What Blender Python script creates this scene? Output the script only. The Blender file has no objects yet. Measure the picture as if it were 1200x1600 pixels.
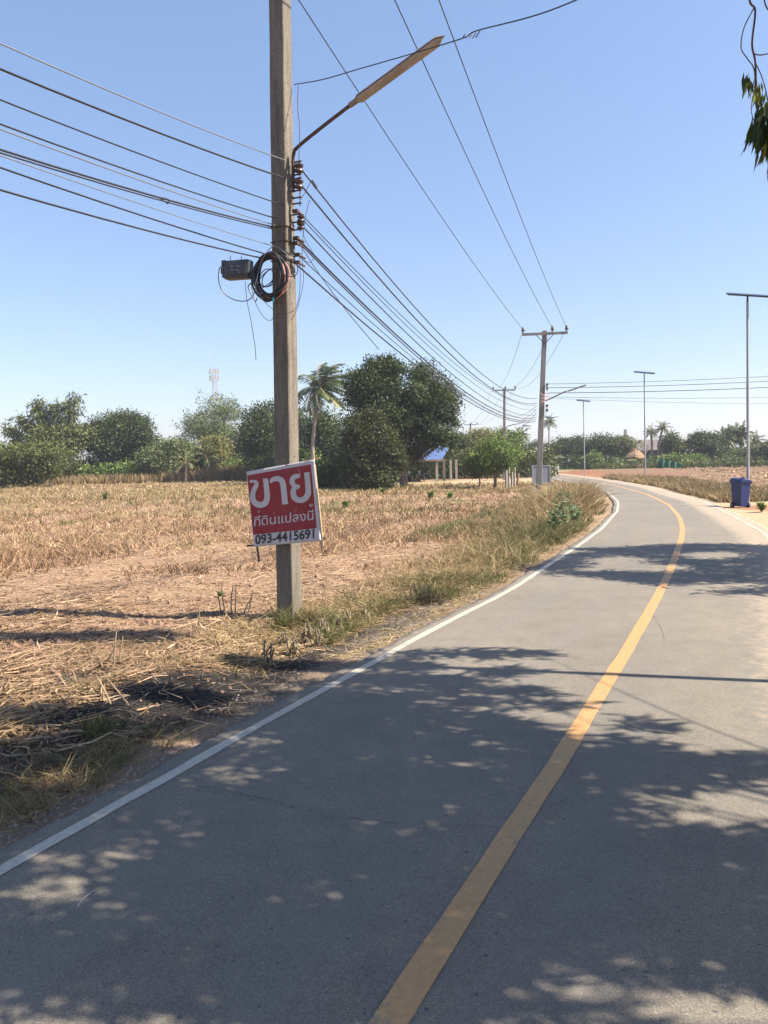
import bpy, math, random
import numpy as np
from mathutils import Vector, Matrix

random.seed(7)
RNG = np.random.default_rng(7)
R = math.radians
SC = bpy.context.scene
COL = SC.collection

# ------------------------------------------------------------------ camera, sky, sun, exposure
CAM_H = 2.0
FPX = 1246.0                       # focal length in photo pixels (photo is 1200 x 1600)
ROLL = R(1.2)
PITCH = math.atan((800 - 718) / FPX)
fw = np.array([0, math.cos(PITCH), -math.sin(PITCH)])
u0 = np.array([0, math.sin(PITCH), math.cos(PITCH)])
r0 = np.array([1., 0, 0])
rt = r0 * math.cos(ROLL) - u0 * math.sin(ROLL)
up = u0 * math.cos(ROLL) + r0 * math.sin(ROLL)
cam_d = bpy.data.cameras.new("camera")
cam = bpy.data.objects.new("camera", cam_d); COL.objects.link(cam)
cam.matrix_world = Matrix(((rt[0], up[0], -fw[0], 0), (rt[1], up[1], -fw[1], 0),
                           (rt[2], up[2], -fw[2], CAM_H), (0, 0, 0, 1)))
cam_d.sensor_fit = 'VERTICAL'; cam_d.sensor_height = 24; cam_d.lens = 24 * FPX / 1600
cam_d.clip_start = 0.05; cam_d.clip_end = 5000
SC.camera = cam

SUN_EL = R(47)
SH = np.array([-0.97, 0.243]); SH /= np.linalg.norm(SH)       # direction in which shadows fall
SUN = np.array([-SH[0] * math.cos(SUN_EL), -SH[1] * math.cos(SUN_EL), math.sin(SUN_EL)])
w = bpy.data.worlds.new("World"); SC.world = w; w.use_nodes = True
nt = w.node_tree; nt.nodes.clear()
sky = nt.nodes.new("ShaderNodeTexSky"); sky.sky_type = 'NISHITA'; sky.sun_disc = False
sky.sun_elevation = SUN_EL; sky.sun_rotation = math.atan2(SUN[0], SUN[1])
sky.air_density = 1.0; sky.dust_density = 0.7; sky.ozone_density = 3.0; sky.altitude = 50
bg = nt.nodes.new("ShaderNodeBackground"); bg.inputs[1].default_value = 0.092
out = nt.nodes.new("ShaderNodeOutputWorld")
tint = nt.nodes.new("ShaderNodeMix"); tint.data_type = 'RGBA'; tint.blend_type = 'MULTIPLY'; tint.inputs[0].default_value = 1
tint.inputs[7].default_value = (1.02, .99, .98, 1); nt.links.new(sky.outputs[0], tint.inputs[6]); 
tcs = nt.nodes.new("ShaderNodeTexCoord"); sps = nt.nodes.new("ShaderNodeSeparateXYZ"); nt.links.new(tcs.outputs['Generated'], sps.inputs[0])
rs = nt.nodes.new("ShaderNodeValToRGB"); nt.links.new(sps.outputs[2], rs.inputs[0])   # ramp multiplies the sky colour darker towards the horizon
rs.color_ramp.elements[0].position = 0.0; rs.color_ramp.elements[0].color = (.64, .625, .68, 1); rs.color_ramp.elements[1].position = .62; rs.color_ramp.elements[1].color = (1, 1, 1, 1)
hz = nt.nodes.new("ShaderNodeMix"); hz.data_type = 'RGBA'; hz.blend_type = 'MULTIPLY'; hz.inputs[0].default_value = 1
nt.links.new(tint.outputs[2], hz.inputs[6]); nt.links.new(rs.outputs[0], hz.inputs[7]); nt.links.new(hz.outputs[2], bg.inputs[0]); nt.links.new(bg.outputs[0], out.inputs[0])
sl = bpy.data.lights.new("sun", 'SUN'); sl.energy = 5.0; sl.angle = R(0.53); sl.color = (1.0, 0.89, 0.75)
so = bpy.data.objects.new("sun", sl); COL.objects.link(so)
so.rotation_euler = Vector(-SUN).to_track_quat('-Z', 'Y').to_euler(); so.location = (20, -6, 30)
SC.view_settings.view_transform = 'Standard'; SC.view_settings.look = 'None'
SC.view_settings.gamma = 1; SC.view_settings.exposure = 1.52
SC.cycles.max_bounces = 6; SC.cycles.transparent_max_bounces = 8
SC.cycles.volume_bounces = 0
SC.cycles.use_denoising = True

# ------------------------------------------------------------------ picking points on the place
C0 = np.array([0, 0, CAM_H])
def ray(x, y): return fw * FPX + rt * (x - 600) + up * (800 - y)
def G(x, y, z=0.0):
    v = ray(x, y); return C0 + v * ((z - CAM_H) / v[2])
def D(x, y, d):
    v = ray(x, y); return C0 + v * (d / v[1])
def PL(x, y, p0, n):
    v = ray(x, y); return C0 + v * (np.dot(np.array(p0) - C0, n) / np.dot(v, n))
def proj(P):
    q = np.atleast_2d(P) - C0; zz = q @ fw
    return 600 + FPX * (q @ rt) / zz, 800 - FPX * (q @ up) / zz, zz

# ------------------------------------------------------------------ noise
_T = RNG.random((256, 256))
def vnoise(x, y, s=1.0, seed=0):
    x = np.asarray(x, float) * s + seed * 17.3; y = np.asarray(y, float) * s + seed * 9.1
    xi = np.floor(x).astype(int); yi = np.floor(y).astype(int); fx = x - xi; fy = y - yi
    fx = fx * fx * (3 - 2 * fx); fy = fy * fy * (3 - 2 * fy)
    t = lambda a, b: _T[a & 255, b & 255]
    return (t(xi, yi) * (1 - fx) * (1 - fy) + t(xi + 1, yi) * fx * (1 - fy) + t(xi, yi + 1) * (1 - fx) * fy + t(xi + 1, yi + 1) * fx * fy)
def fbm(x, y, s=1.0, seed=0):
    return (vnoise(x, y, s, seed) * .5 + vnoise(x, y, s * 2.1, seed + 1) * .3 + vnoise(x, y, s * 4.3, seed + 2) * .2)
def sst(a, b, x):
    t = np.clip((np.asarray(x, float) - a) / (b - a), 0, 1); return t * t * (3 - 2 * t)

# ------------------------------------------------------------------ road outline (world metres)
def gpts(l): return [tuple(G(*p)[:2]) for p in l]
CEN = [(-4.6, -8), (-2.1, -2), (-.77, 1)] + gpts([(615, 1600), (700, 1460), (800, 1310), (880, 1190), (930, 1100), (975, 1030), (1020, 950),
      (1045, 900), (1063, 850), (1067, 830), (1062, 810), (1045, 790), (1010, 773)]) + [(14.2, 47), (15.4, 56), (16.6, 70), (17.4, 82), (18.6, 106), (21, 150), (27, 220)]
LEF = [(-7.3, -8), (-4.6, -2), (-3.2, 1)] + gpts([(0, 1370), (250, 1230), (400, 1140), (500, 1088), (600, 1030), (700, 975), (800, 925), (850, 890),
      (900, 858), (940, 828), (965, 800), (966, 785), (950, 770)]) + [(12.6, 49), (13.7, 58), (14.8, 70), (15.6, 82), (16.8, 106), (19, 150), (25, 220)]
RIG = [(-2.6, -8), (0, -2), (1.35, 1), (2.75, 4), (3.7, 6.7), (5.0, 9.6), (6.4, 12.9)] + gpts([(1200, 838), (1150, 810), (1100, 785), (1050, 772)]) + \
      [(15.9, 47), (17.0, 56), (18.3, 70), (19.2, 82), (20.4, 106), (23, 150), (29, 220)]
def smooth_curve(P):
    P = np.array(P); ys = np.concatenate([np.arange(-8, 60, .25), np.arange(60, 220.1, 2)])
    x = np.interp(ys, P[:, 1], P[:, 0])
    k = np.array([1, 3, 6, 9, 10, 9, 6, 3, 1], float); k /= k.sum()
    for _ in range(2):
        xp = np.concatenate([2 * x[0] - x[1:5][::-1], x, 2 * x[-1] - x[-5:-1][::-1]]); x = np.convolve(xp, k, 'valid')
    return ys, x
YS, XC = smooth_curve(CEN); _, XL = smooth_curve(LEF); _, XR = smooth_curve(RIG)
def xl(y): return np.interp(y, YS, XL)
def xc(y): return np.interp(y, YS, XC)
def xr(y): return np.interp(y, YS, XR)
def hdg(y):
    s = (np.interp(np.asarray(y) + 1, YS, XL) - np.interp(np.asarray(y) - 1, YS, XL)) / 2; return 1 / np.sqrt(1 + s * s)
def dleft(x, y): return (xl(y) - np.asarray(x)) * hdg(y)
def dright(x, y): return (np.asarray(x) - xr(y)) * hdg(y)

def gz(x, y):
    x = np.asarray(x, float); y = np.asarray(y, float)
    dl = dleft(x, y); dr = dright(x, y); t = np.maximum(dl, dr)
    fade = 1 - sst(35, 60, y)
    a = sst(.35, 1.5, t) * fade
    b = sst(.5, 1.3, dl) * (1 - sst(2.0, 4.0, dl)) * fade * sst(9, 13, y)
    h = -0.02 + a * ((fbm(x, y, .9, 3) - .5) * .16 + (fbm(x, y, 4.0, 5) - .5) * .07) + b * .03
    h = h + a * sst(.6, 1.4, dl) * .04
    # red earth bank beyond the road
    m = np.exp(-((y - 92) / 5.0) ** 4) * sst(21.0, 23.5, x) * (1 - sst(31, 36, x))
    return h + m * 0.36

# ------------------------------------------------------------------ object helpers
def tag(o, label=None, cat=None, group=None, kind=None):
    if label: o['label'] = label
    if cat: o['category'] = cat
    if group: o['group'] = group
    if kind: o['kind'] = kind
    return o
def empty(name, loc, label=None, cat=None, group=None):
    o = bpy.data.objects.new(name, None); COL.objects.link(o); o.location = Vector([float(a) for a in loc]); o.empty_display_size = .2
    return tag(o, label, cat, group)
def link_mesh(name, me, mat=None, parent=None):
    o = bpy.data.objects.new(name, me); COL.objects.link(o)
    if mat: me.materials.append(mat)
    if parent is not None:
        o.parent = parent; me.transform(Matrix.Translation(-parent_loc(parent)))
    return o
def parent_loc(p):
    l = Vector(p.location)
    while p.parent is not None:
        p = p.parent; l = l + Vector(p.location)
    return l
class MB:
    def __init__(s): s.v = []; s.f = []
    def add(s, vs, fs):
        b = len(s.v); s.v += [tuple(float(c) for c in q) for q in vs]; s.f += [tuple(b + i for i in q) for q in fs]; return s
    def box(s, c, size, ax=None):
        c = np.array(c, float); h = np.array(size, float) / 2
        A = np.eye(3) if ax is None else np.array(ax, float)
        vs = [c + A[0] * h[0] * a + A[1] * h[1] * b + A[2] * h[2] * d for a in (-1, 1) for b in (-1, 1) for d in (-1, 1)]
        return s.add(vs, [(0, 1, 3, 2), (4, 6, 7, 5), (0, 4, 5, 1), (2, 3, 7, 6), (0, 2, 6, 4), (1, 5, 7, 3)])
    def tube(s, pts, rad, n=8, cap=True, sq=None):
        pts = [np.array(p, float) for p in pts]; k = len(pts)
        rad = [rad] * k if np.isscalar(rad) else list(rad)
        vs = []; ref = None
        for i, p in enumerate(pts):
            t = pts[min(i + 1, k - 1)] - pts[max(i - 1, 0)]; t = t / (np.linalg.norm(t) + 1e-9)
            if ref is None: ref = np.array([0, 0, 1.]) if abs(t[2]) < .9 else np.array([0, 1., 0])
            a = np.cross(t, ref); a /= np.linalg.norm(a) + 1e-9; b = np.cross(a, t); ref = b
            for j in range(n):
                th = 2 * math.pi * (j + .5) / n; vs.append(p + (a * math.cos(th) + b * math.sin(th)) * rad[i])
        fs = [(i * n + j, i * n + (j + 1) % n, (i + 1) * n + (j + 1) % n, (i + 1) * n + j) for i in range(k - 1) for j in range(n)]
        if cap: fs += [tuple(range(n))[::-1], tuple((k - 1) * n + j for j in range(n))]
        return s.add(vs, fs)
    def lathe(s, c, prof, n=14, ax=None):
        c = np.array(c, float); A = np.eye(3) if ax is None else np.array(ax, float); vs = []
        for r_, z_ in prof:
            for j in range(n):
                th = 2 * math.pi * j / n; vs.append(c + A[0] * r_ * math.cos(th) + A[1] * r_ * math.sin(th) + A[2] * z_)
        k = len(prof)
        fs = [(i * n + j, i * n + (j + 1) % n, (i + 1) * n + (j + 1) % n, (i + 1) * n + j) for i in range(k - 1) for j in range(n)]
        fs += [tuple(range(n))[::-1], tuple((k - 1) * n + j for j in range(n))]
        return s.add(vs, fs)
    def build(s, name, mat=None, parent=None, smooth=False, bevel=0):
        me = bpy.data.meshes.new(name); me.from_pydata(s.v, [], s.f); me.validate()
        o = link_mesh(name, me, mat, parent)
        if smooth: me.polygons.foreach_set('use_smooth', [True] * len(me.polygons)); me.set_sharp_from_angle(angle=R(50))
        if bevel:
            m = o.modifiers.new('bevel', 'BEVEL'); m.width = bevel; m.segments = 2; m.limit_method = 'ANGLE'
        return o
def np_mesh(name, V, faces, mat, parent=None, tint=None, smooth=False):
    """faces: list of index arrays (M,k)"""
    me = bpy.data.meshes.new(name); V = np.asarray(V, np.float32)
    me.vertices.add(len(V)); me.vertices.foreach_set('co', V.ravel())
    loops = np.concatenate([f.ravel() for f in faces]).astype(np.int32)
    tot = np.concatenate([np.full(len(f), f.shape[1]) for f in faces]).astype(np.int32)
    st = np.concatenate([[0], np.cumsum(tot)[:-1]]).astype(np.int32)
    me.loops.add(len(loops)); me.loops.foreach_set('vertex_index', loops)
    me.polygons.add(len(tot)); me.polygons.foreach_set('loop_start', st); me.polygons.foreach_set('loop_total', tot)
    me.update(calc_edges=True)
    if tint is not None:
        a = me.attributes.new('tint', 'FLOAT', 'POINT'); a.data.foreach_set('value', np.asarray(tint, np.float32))
    if smooth: me.polygons.foreach_set('use_smooth', np.ones(len(tot), bool))
    return link_mesh(name, me, mat, parent)
def unit(a): return a / (np.linalg.norm(a, axis=-1, keepdims=True) + 1e-9)
def leaf_geo(P, T, N, L, W):
    """rhombic leaves, folded a little: P base, T direction, N face normal"""
    S = unit(np.cross(T, N)); L = np.reshape(L, (-1, 1)); W = np.reshape(W, (-1, 1))
    m = P + T * L * .45
    V = np.stack([P, m + S * W * .5 + N * W * .12, P + T * L - N * L * .08, m - S * W * .5 + N * W * .12], 1)
    n = len(P); return V.reshape(-1, 3), np.arange(4 * n).reshape(n, 4)
def blade_geo(P, Dv, L, W, bend):
    """bent grass blades: P base, Dv start direction, bend vector added quadratically"""
    L = np.reshape(L, (-1, 1)); W = np.reshape(W, (-1, 1)); n = len(P)
    side = unit(np.cross(Dv, RNG.normal(size=(n, 3))))
    a = P; b = P + Dv * L * .55 + bend * L * .2; c = P + Dv * L + bend * L * .75
    V = np.stack([a - side * W * .5, a + side * W * .5, b - side * W * .42, b + side * W * .42, c], 1)
    i = np.arange(n)[:, None] * 5
    return V.reshape(-1, 3), i + np.array([[0, 1, 3, 2]]), i + np.array([[2, 3, 4]])

# ------------------------------------------------------------------ materials
def new_mat(name):
    m = bpy.data.materials.new(name); m.use_nodes = True; n = m.node_tree; return m, n, n.nodes['Principled BSDF']
def N(n, t, **k):
    x = n.nodes.new(t)
    for a, b in k.items(): setattr(x, a, b)
    return x
def ramp(n, fac, stops):
    r = N(n, 'ShaderNodeValToRGB'); e = r.color_ramp.elements
    while len(e) < len(stops): e.new(.5)
    for i, (p, c) in enumerate(stops):
        e[i].position = p; e[i].color = (c, c, c, 1) if np.isscalar(c) else (*c, 1)
    n.links.new(fac, r.inputs[0]); return r.outputs[0]
def mixc(n, a, b, f, mode='MIX'):
    m = N(n, 'ShaderNodeMix', data_type='RGBA', blend_type=mode)
    for s, v in ((m.inputs[6], a), (m.inputs[7], b), (m.inputs[0], f)):
        if hasattr(v, 'is_linked'): n.links.new(v, s)
        elif np.isscalar(v): s.default_value = v
        else: s.default_value = (*v, 1)
    return m.outputs[2]
def noise(n, scale, detail=4, rough=.6, vec=None, kind='ShaderNodeTexNoise'):
    t = N(n, kind); t.inputs['Scale'].default_value = scale
    if 'Detail' in t.inputs: t.inputs['Detail'].default_value = detail
    if 'Roughness' in t.inputs: t.inputs['Roughness'].default_value = rough
    if vec is not None: n.links.new(vec, t.inputs['Vector'])
    return t.outputs['Fac'] if 'Fac' in t.outputs else t.outputs[0]
def bump(n, h, p, strength=.3, dist=.02):
    b = N(n, 'ShaderNodeBump'); b.inputs['Strength'].default_value = strength; b.inputs['Distance'].default_value = dist
    n.links.new(h, b.inputs['Height']); n.links.new(b.outputs[0], p.inputs['Normal'])
def opos(n):
    return N(n, 'ShaderNodeNewGeometry').outputs['Position']
def simple(name, c, rough=.7, var=.25, scale=8., metal=0, bmp=.15, c2=None):
    m, n, p = new_mat(name); pos = opos(n)
    f = noise(n, scale, 5, .65, pos)
    c = np.array(c, float); c2 = np.array(c2, float) if c2 is not None else c * (1 - var)
    col = ramp(n, f, [(.32, tuple(c2)), (.68, tuple(np.minimum(c * (1 + var * .4), 1)))])
    n.links.new(col, p.inputs['Base Color']); p.inputs['Roughness'].default_value = rough; p.inputs['Metallic'].default_value = metal
    if bmp: bump(n, noise(n, scale * 6, 4, .6, pos), p, bmp, .01)
    return m
def leafmat(name, ca, cb, cc=None, trans=.25, rough=.55):
    m, n, p = new_mat(name)
    a = N(n, 'ShaderNodeAttribute', attribute_name='tint').outputs['Fac']
    st = [(.05, ca), (.75, cb)] + ([(.97, cc)] if cc else [])
    col = ramp(n, a, st)
    n.links.new(col, p.inputs['Base Color']); p.inputs['Roughness'].default_value = rough
    p.inputs['Specular IOR Level'].default_value = .3
    t = N(n, 'ShaderNodeBsdfTranslucent'); n.links.new(col, t.inputs[0])
    mx = N(n, 'ShaderNodeMixShader'); mx.inputs[0].default_value = trans
    n.links.new(p.outputs[0], mx.inputs[1]); n.links.new(t.outputs[0], mx.inputs[2])
    n.links.new(mx.outputs[0], n.nodes['Material Output'].inputs[0])
    return m

def asphalt():
    m, n, p = new_mat('asphalt'); pos = opos(n)
    big = noise(n, .35, 3, .5, pos); mid = noise(n, 3.0, 5, .7, pos); fine = noise(n, 150, 3, .75, pos)
    vor = N(n, 'ShaderNodeTexVoronoi'); vor.inputs['Scale'].default_value = 95; n.links.new(pos, vor.inputs['Vector'])
    base = ramp(n, fine, [(.28, (.074, .067, .055)), (.5, (.153, .138, .113)), (.74, (.295, .267, .22))])
    base = mixc(n, base, (.128, .12, .11), ramp(n, vor.outputs['Distance'], [(.0, .6), (.35, 0)]), 'MIX')
    base = mixc(n, base, ramp(n, mid, [(.3, (.84, .84, .84)), (.7, (1.1, 1.09, 1.07))]), 1.0, 'MULTIPLY')
    base = mixc(n, base, ramp(n, big, [(.3, (.86, .86, .88)), (.7, (1.1, 1.08, 1.05))]), 1.0, 'MULTIPLY')
    # tar specks and small pits
    sp = N(n, 'ShaderNodeTexVoronoi'); sp.inputs['Scale'].default_value = 9; n.links.new(pos, sp.inputs['Vector'])
    base = mixc(n, base, (.05, .05, .052), ramp(n, sp.outputs['Distance'], [(.05, .9), (.10, 0)]))
    sp2 = N(n, 'ShaderNodeTexVoronoi'); sp2.inputs['Scale'].default_value = 23; n.links.new(pos, sp2.inputs['Vector'])
    base = mixc(n, base, (.34, .31, .27), ramp(n, sp2.outputs['Distance'], [(.05, .7), (.11, 0)]))
    wt = N(n, 'ShaderNodeAttribute', attribute_name='wheel').outputs['Fac']; wm = N(n, 'ShaderNodeMath', operation='MULTIPLY'); n.links.new(wt, wm.inputs[0]); n.links.new(mid, wm.inputs[1])
    base = mixc(n, base, (.135, .13, .122), ramp(n, wm.outputs[0], [(.1, 0), (.9, .55)]))
    ed = N(n, 'ShaderNodeAttribute', attribute_name='tint').outputs['Fac']; am = N(n, 'ShaderNodeMath', operation='ADD'); n.links.new(ed, am.inputs[0]); n.links.new(noise(n, 7, 6, .75, pos), am.inputs[1])
    base = mixc(n, base, (.29, .235, .175), ramp(n, am.outputs[0], [(.72, 0), (1.35, .85)]))
    n.links.new(base, p.inputs['Base Color']); p.inputs['Roughness'].default_value = .82
    p.inputs['Specular IOR Level'].default_value = .35
    bump(n, fine, p, .55, .006)
    return m
def paint(name, c, wear=.42):
    m, n, p = new_mat(name); pos = opos(n)
    f = noise(n, 26, 6, .75, pos); g = noise(n, 3.2, 3, .6, pos)
    base = ramp(n, f, [(.3, tuple(np.array(c) * .72)), (.62, c)])
    ad = N(n, 'ShaderNodeMath', operation='ADD'); n.links.new(f, ad.inputs[0]); n.links.new(g, ad.inputs[1])
    k = ramp(n, ad.outputs[0], [(wear * 2 - .08, .8), (wear * 2, 0)])
    base = mixc(n, base, (.16, .148, .13), k)
    n.links.new(base, p.inputs['Base Color']); p.inputs['Roughness'].default_value = .6
    bump(n, noise(n, 130, 3, .6, pos), p, .35, .004)
    return m
def groundmat():
    m, n, p = new_mat('field_soil'); pos = opos(n)
    at = N(n, 'ShaderNodeAttribute', attribute_name='mask'); sep = N(n, 'ShaderNodeSeparateColor'); n.links.new(at.outputs['Color'], sep.inputs[0])
    f1 = noise(n, 1.1, 6, .7, pos); f2 = noise(n, 14, 6, .75, pos); f3 = noise(n, 55, 4, .7, pos)
    st = N(n, 'ShaderNodeMapping'); st.inputs['Scale'].default_value = (6, 42, 20); st.inputs['Rotation'].default_value = (0, 0, .35); n.links.new(pos, st.inputs[0])
    f4 = noise(n, 1.0, 6, .8, st.outputs[0])
    soil = ramp(n, f2, [(.28, (.10, .056, .038)), (.5, (.23, .14, .098)), (.72, (.35, .235, .17))])
    straw = ramp(n, f4, [(.3, (.13, .085, .05)), (.5, (.27, .19, .115)), (.7, (.38, .29, .18))])
    c = mixc(n, soil, straw, ramp(n, f1, [(.36, .25), (.62, .85)]))
    sand = ramp(n, f2, [(.3, (.29, .205, .13)), (.7, (.43, .32, .205))])
    dirt = ramp(n, f3, [(.3, (.08, .066, .053)), (.7, (.26, .205, .155))])
    c = mixc(n, c, sand, sep.outputs[1])
    burnt = ramp(n, f3, [(.35, (.012, .011, .011)), (.62, (.035, .031, .029)), (.8, (.17, .16, .155))])
    c = mixc(n, c, burnt, sep.outputs[0])
    grn = ramp(n, f2, [(.3, (.08, .09, .03)), (.7, (.2, .21, .07))])
    c = mixc(n, c, grn, sep.outputs[2])
    at2 = N(n, 'ShaderNodeAttribute', attribute_name='maskb'); sep2 = N(n, 'ShaderNodeSeparateColor'); n.links.new(at2.outputs['Color'], sep2.inputs[0])
    c = mixc(n, c, dirt, sep2.outputs[0])
    red = ramp(n, f2, [(.3, (.14, .06, .032)), (.7, (.28, .14, .08))]); c = mixc(n, c, red, sep2.outputs[1])
    brown = ramp(n, f2, [(.3, (.08, .05, .032)), (.7, (.22, .15, .095))]); c = mixc(n, c, brown, sep2.outputs[2])
    n.links.new(c, p.inputs['Base Color']); p.inputs['Roughness'].default_value = .95; p.inputs['Specular IOR Level'].default_value = .15
    bump(n, f2, p, .8, .05)
    return m
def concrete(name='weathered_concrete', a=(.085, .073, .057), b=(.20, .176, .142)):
    m, n, p = new_mat(name); pos = opos(n)
    st = N(n, 'ShaderNodeMapping'); st.inputs['Scale'].default_value = (14, 14, 1.6); n.links.new(pos, st.inputs[0])
    f = noise(n, 1, 6, .7, st.outputs[0]); g = noise(n, 40, 5, .7, pos)
    c = ramp(n, f, [(.3, a), (.7, b)])
    c = mixc(n, c, ramp(n, g, [(.3, .62), (.65, 1.15)]), 1.0, 'MULTIPLY')
    n.links.new(c, p.inputs['Base Color']); p.inputs['Roughness'].default_value = .9
    bump(n, g, p, .5, .01); return m

M = dict(
    asphalt=asphalt(), white_line=paint('white_road_paint', (.40, .365, .30), .43), yellow_line=paint('yellow_road_paint', (.42, .235, .09), .43),
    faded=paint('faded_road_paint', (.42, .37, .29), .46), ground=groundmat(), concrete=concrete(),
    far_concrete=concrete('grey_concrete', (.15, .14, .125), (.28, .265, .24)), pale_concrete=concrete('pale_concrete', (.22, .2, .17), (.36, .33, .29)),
    black_rubber=simple('black_cable', (.02, .021, .024), .5, .2, 20, bmp=0), grey_cable=simple('grey_cable', (.16, .17, .19), .45, .2, 20, bmp=0),
    pink_cable=simple('faded_pink_cable', (.42, .24, .22), .6, .25, 20, bmp=0),
    rust=simple('rusty_dark_steel', (.10, .055, .045), .75, .5, 18, .3), steel=simple('galvanised_steel', (.30, .31, .33), .55, .15, 10, .25, .05),
    porcelain=simple('brown_porcelain', (.075, .045, .04), .3, .3, 10, bmp=0),
    diffuser=simple('yellowed_lamp_diffuser', (.36, .29, .225), .5, .3, 6, bmp=.05), lamp_metal=simple('old_lamp_metal', (.26, .22, .19), .5, .3, 9, .4),
    dark_plastic=simple('dark_grey_plastic', (.035, .042, .05), .45, .25, 12, bmp=.05), blue_plastic=simple('dark_blue_plastic', (.010, .024, .105), .42, .18, 6, bmp=.03),
    sign_red=simple('red_banner_vinyl', (.235, .006, .016), .45, .14, 7, bmp=.08), sign_white=simple('white_banner_vinyl', (.46, .46, .48), .5, .1, 7, bmp=.05),
    sign_black=simple('black_print', (.02, .02, .025), .5, .1, 7, bmp=0), bamboo=simple('bamboo_stick', (.42, .31, .18), .6, .3, 14),
    dark_stick=simple('dark_stick', (.10, .07, .05), .8, .3, 14), solar=simple('dark_solar_panel', (.03, .035, .05), .3, .2, 4, bmp=0),
    bark=simple('grey_bark', (.20, .155, .115), .95, .45, 7, bmp=.6), palm_bark=simple('palm_bark', (.25, .21, .17), .95, .35, 9, bmp=.6),
    board_grey=simple('grey_board_back', (.22, .225, .26), .55, .1, 4, .3, .04), thatch=simple('straw_thatch', (.23, .155, .09), .95, .4, 12, bmp=.8),
    wood=simple('weathered_wood', (.24, .17, .11), .9, .35, 10), bluetin=simple('blue_metal_roof', (.09, .14, .30), .35, .12, 4, .3, .03),
    greennet=simple('green_netting', (.03, .15, .10), .8, .25, 5), darkroof=simple('dark_tiled_roof', (.12, .10, .095), .8, .3, 6),
    palewall=simple('pale_plaster', (.36, .33, .29), .85, .15, 3), cream=simple('cream_canopy_cloth', (.40, .38, .34), .7, .2, 5),
    tyre=simple('black_tyre', (.025, .025, .025), .8, .2, 10), chrome=simple('scuffed_metal', (.45, .45, .46), .35, .2, 10, .7, .03),
    dark_cloth=simple('dark_clothing', (.05, .05, .07), .85, .3, 10), skin=simple('tan_skin', (.33, .19, .12), .6, .1, 10, bmp=0),
    tower_white=simple('tower_paint', (.4, .4, .42), .5, .1, 3, bmp=0), cyan_tag=simple('cyan_cable_tag', (.05, .55, .60), .5, .1, 5, bmp=0),
    crack=simple('road_crack_fill', (.045, .044, .045), .9, .3, 20), tape=simple('white_paper_label', (.42, .42, .42), .6, .1, 10, bmp=0),
)
LM = dict(
    dark=leafmat('dark_green_leaves', (.016, .030, .008), (.055, .085, .022), (.12, .15, .045)),
    olive=leafmat('olive_leaves', (.035, .048, .014), (.11, .135, .036), (.20, .21, .07)),
    darkolive=leafmat('dark_olive_leaves', (.018, .026, .008), (.062, .078, .022), (.14, .14, .05)),
    fresh=leafmat('fresh_green_leaves', (.05, .085, .018), (.14, .205, .045), (.22, .27, .075)),
    pale=leafmat('pale_green_leaves', (.05, .07, .026), (.145, .18, .065), (.26, .26, .13)),
    yellow=leafmat('yellowish_leaves', (.08, .085, .025), (.20, .20, .06), (.32, .26, .09)),
    straw=leafmat('straw_blades', (.12, .075, .04), (.37, .25, .15), (.54, .40, .255), .1, .7),
    brown=leafmat('brown_stalks', (.09, .05, .03), (.27, .165, .095), (.46, .32, .19), .1, .8),
    dry=leafmat('dry_grass_blades', (.11, .078, .036), (.33, .245, .125), (.52, .41, .235), .2, .7),
    green=leafmat('green_grass_blades', (.05, .055, .02), (.14, .145, .05), (.33, .27, .12), .2, .6),
    char=leafmat('charred_stalks', (.012, .011, .011), (.05, .042, .036), (.22, .19, .16), .0, .9),
    pal_w=leafmat('withered_pale_leaves', (.10, .075, .04), (.29, .235, .14), (.42, .36, .24), .3, .7),
    milk=leafmat('thick_grey_green_leaves', (.08, .13, .05), (.20, .27, .15), (.42, .48, .34), .2, .5),
    euc=leafmat('drooping_eucalyptus_leaves', (.05, .085, .025), (.14, .20, .05), (.50, .56, .14), .5, .5),
    palm=leafmat('palm_leaflets', (.03, .05, .018), (.09, .13, .04), (.20, .21, .09), .2, .5),
)

# ------------------------------------------------------------------ ground, road, markings
def BURNT(X, Y):
    """scorched patches along the verge"""
    X = np.asarray(X, float); Y = np.asarray(Y, float); n1 = fbm(X, Y, 1.3, 11); n3 = fbm(X, Y, 5, 12); o = np.zeros_like(X)
    for px, py, rx, ry, a, k in ((330, 1080, 1.5, .72, 1.0, 1), (220, 1112, 1.0, .65, .8, 1), (440, 1045, 1.4, .42, 1.1, 1), (555, 1000, 1.5, .28, 1.1, 1), (20, 1185, 1.1, .5, 1.0, .7), (660, 950, 1.0, .2, 1.0, .8), (500, 925, .8, .2, .4, .4), (130, 1060, .7, .25, .6, .6)):
        c = G(px, py); dx = X - c[0]; dy = Y - c[1]; ca, sa = math.cos(a), math.sin(a); u = (dx * ca + dy * sa) / rx; v = (-dx * sa + dy * ca) / ry
        o = np.maximum(o, k * (1 - sst(.6, 1.15, np.sqrt(u * u + v * v) + (n1 - .5) * 1.0 + (n3 - .5) * .6)))
    return o
def unburnt(x, y): return RNG.random(len(x)) > np.minimum(BURNT(x, y) * 1.2, .96)
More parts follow.
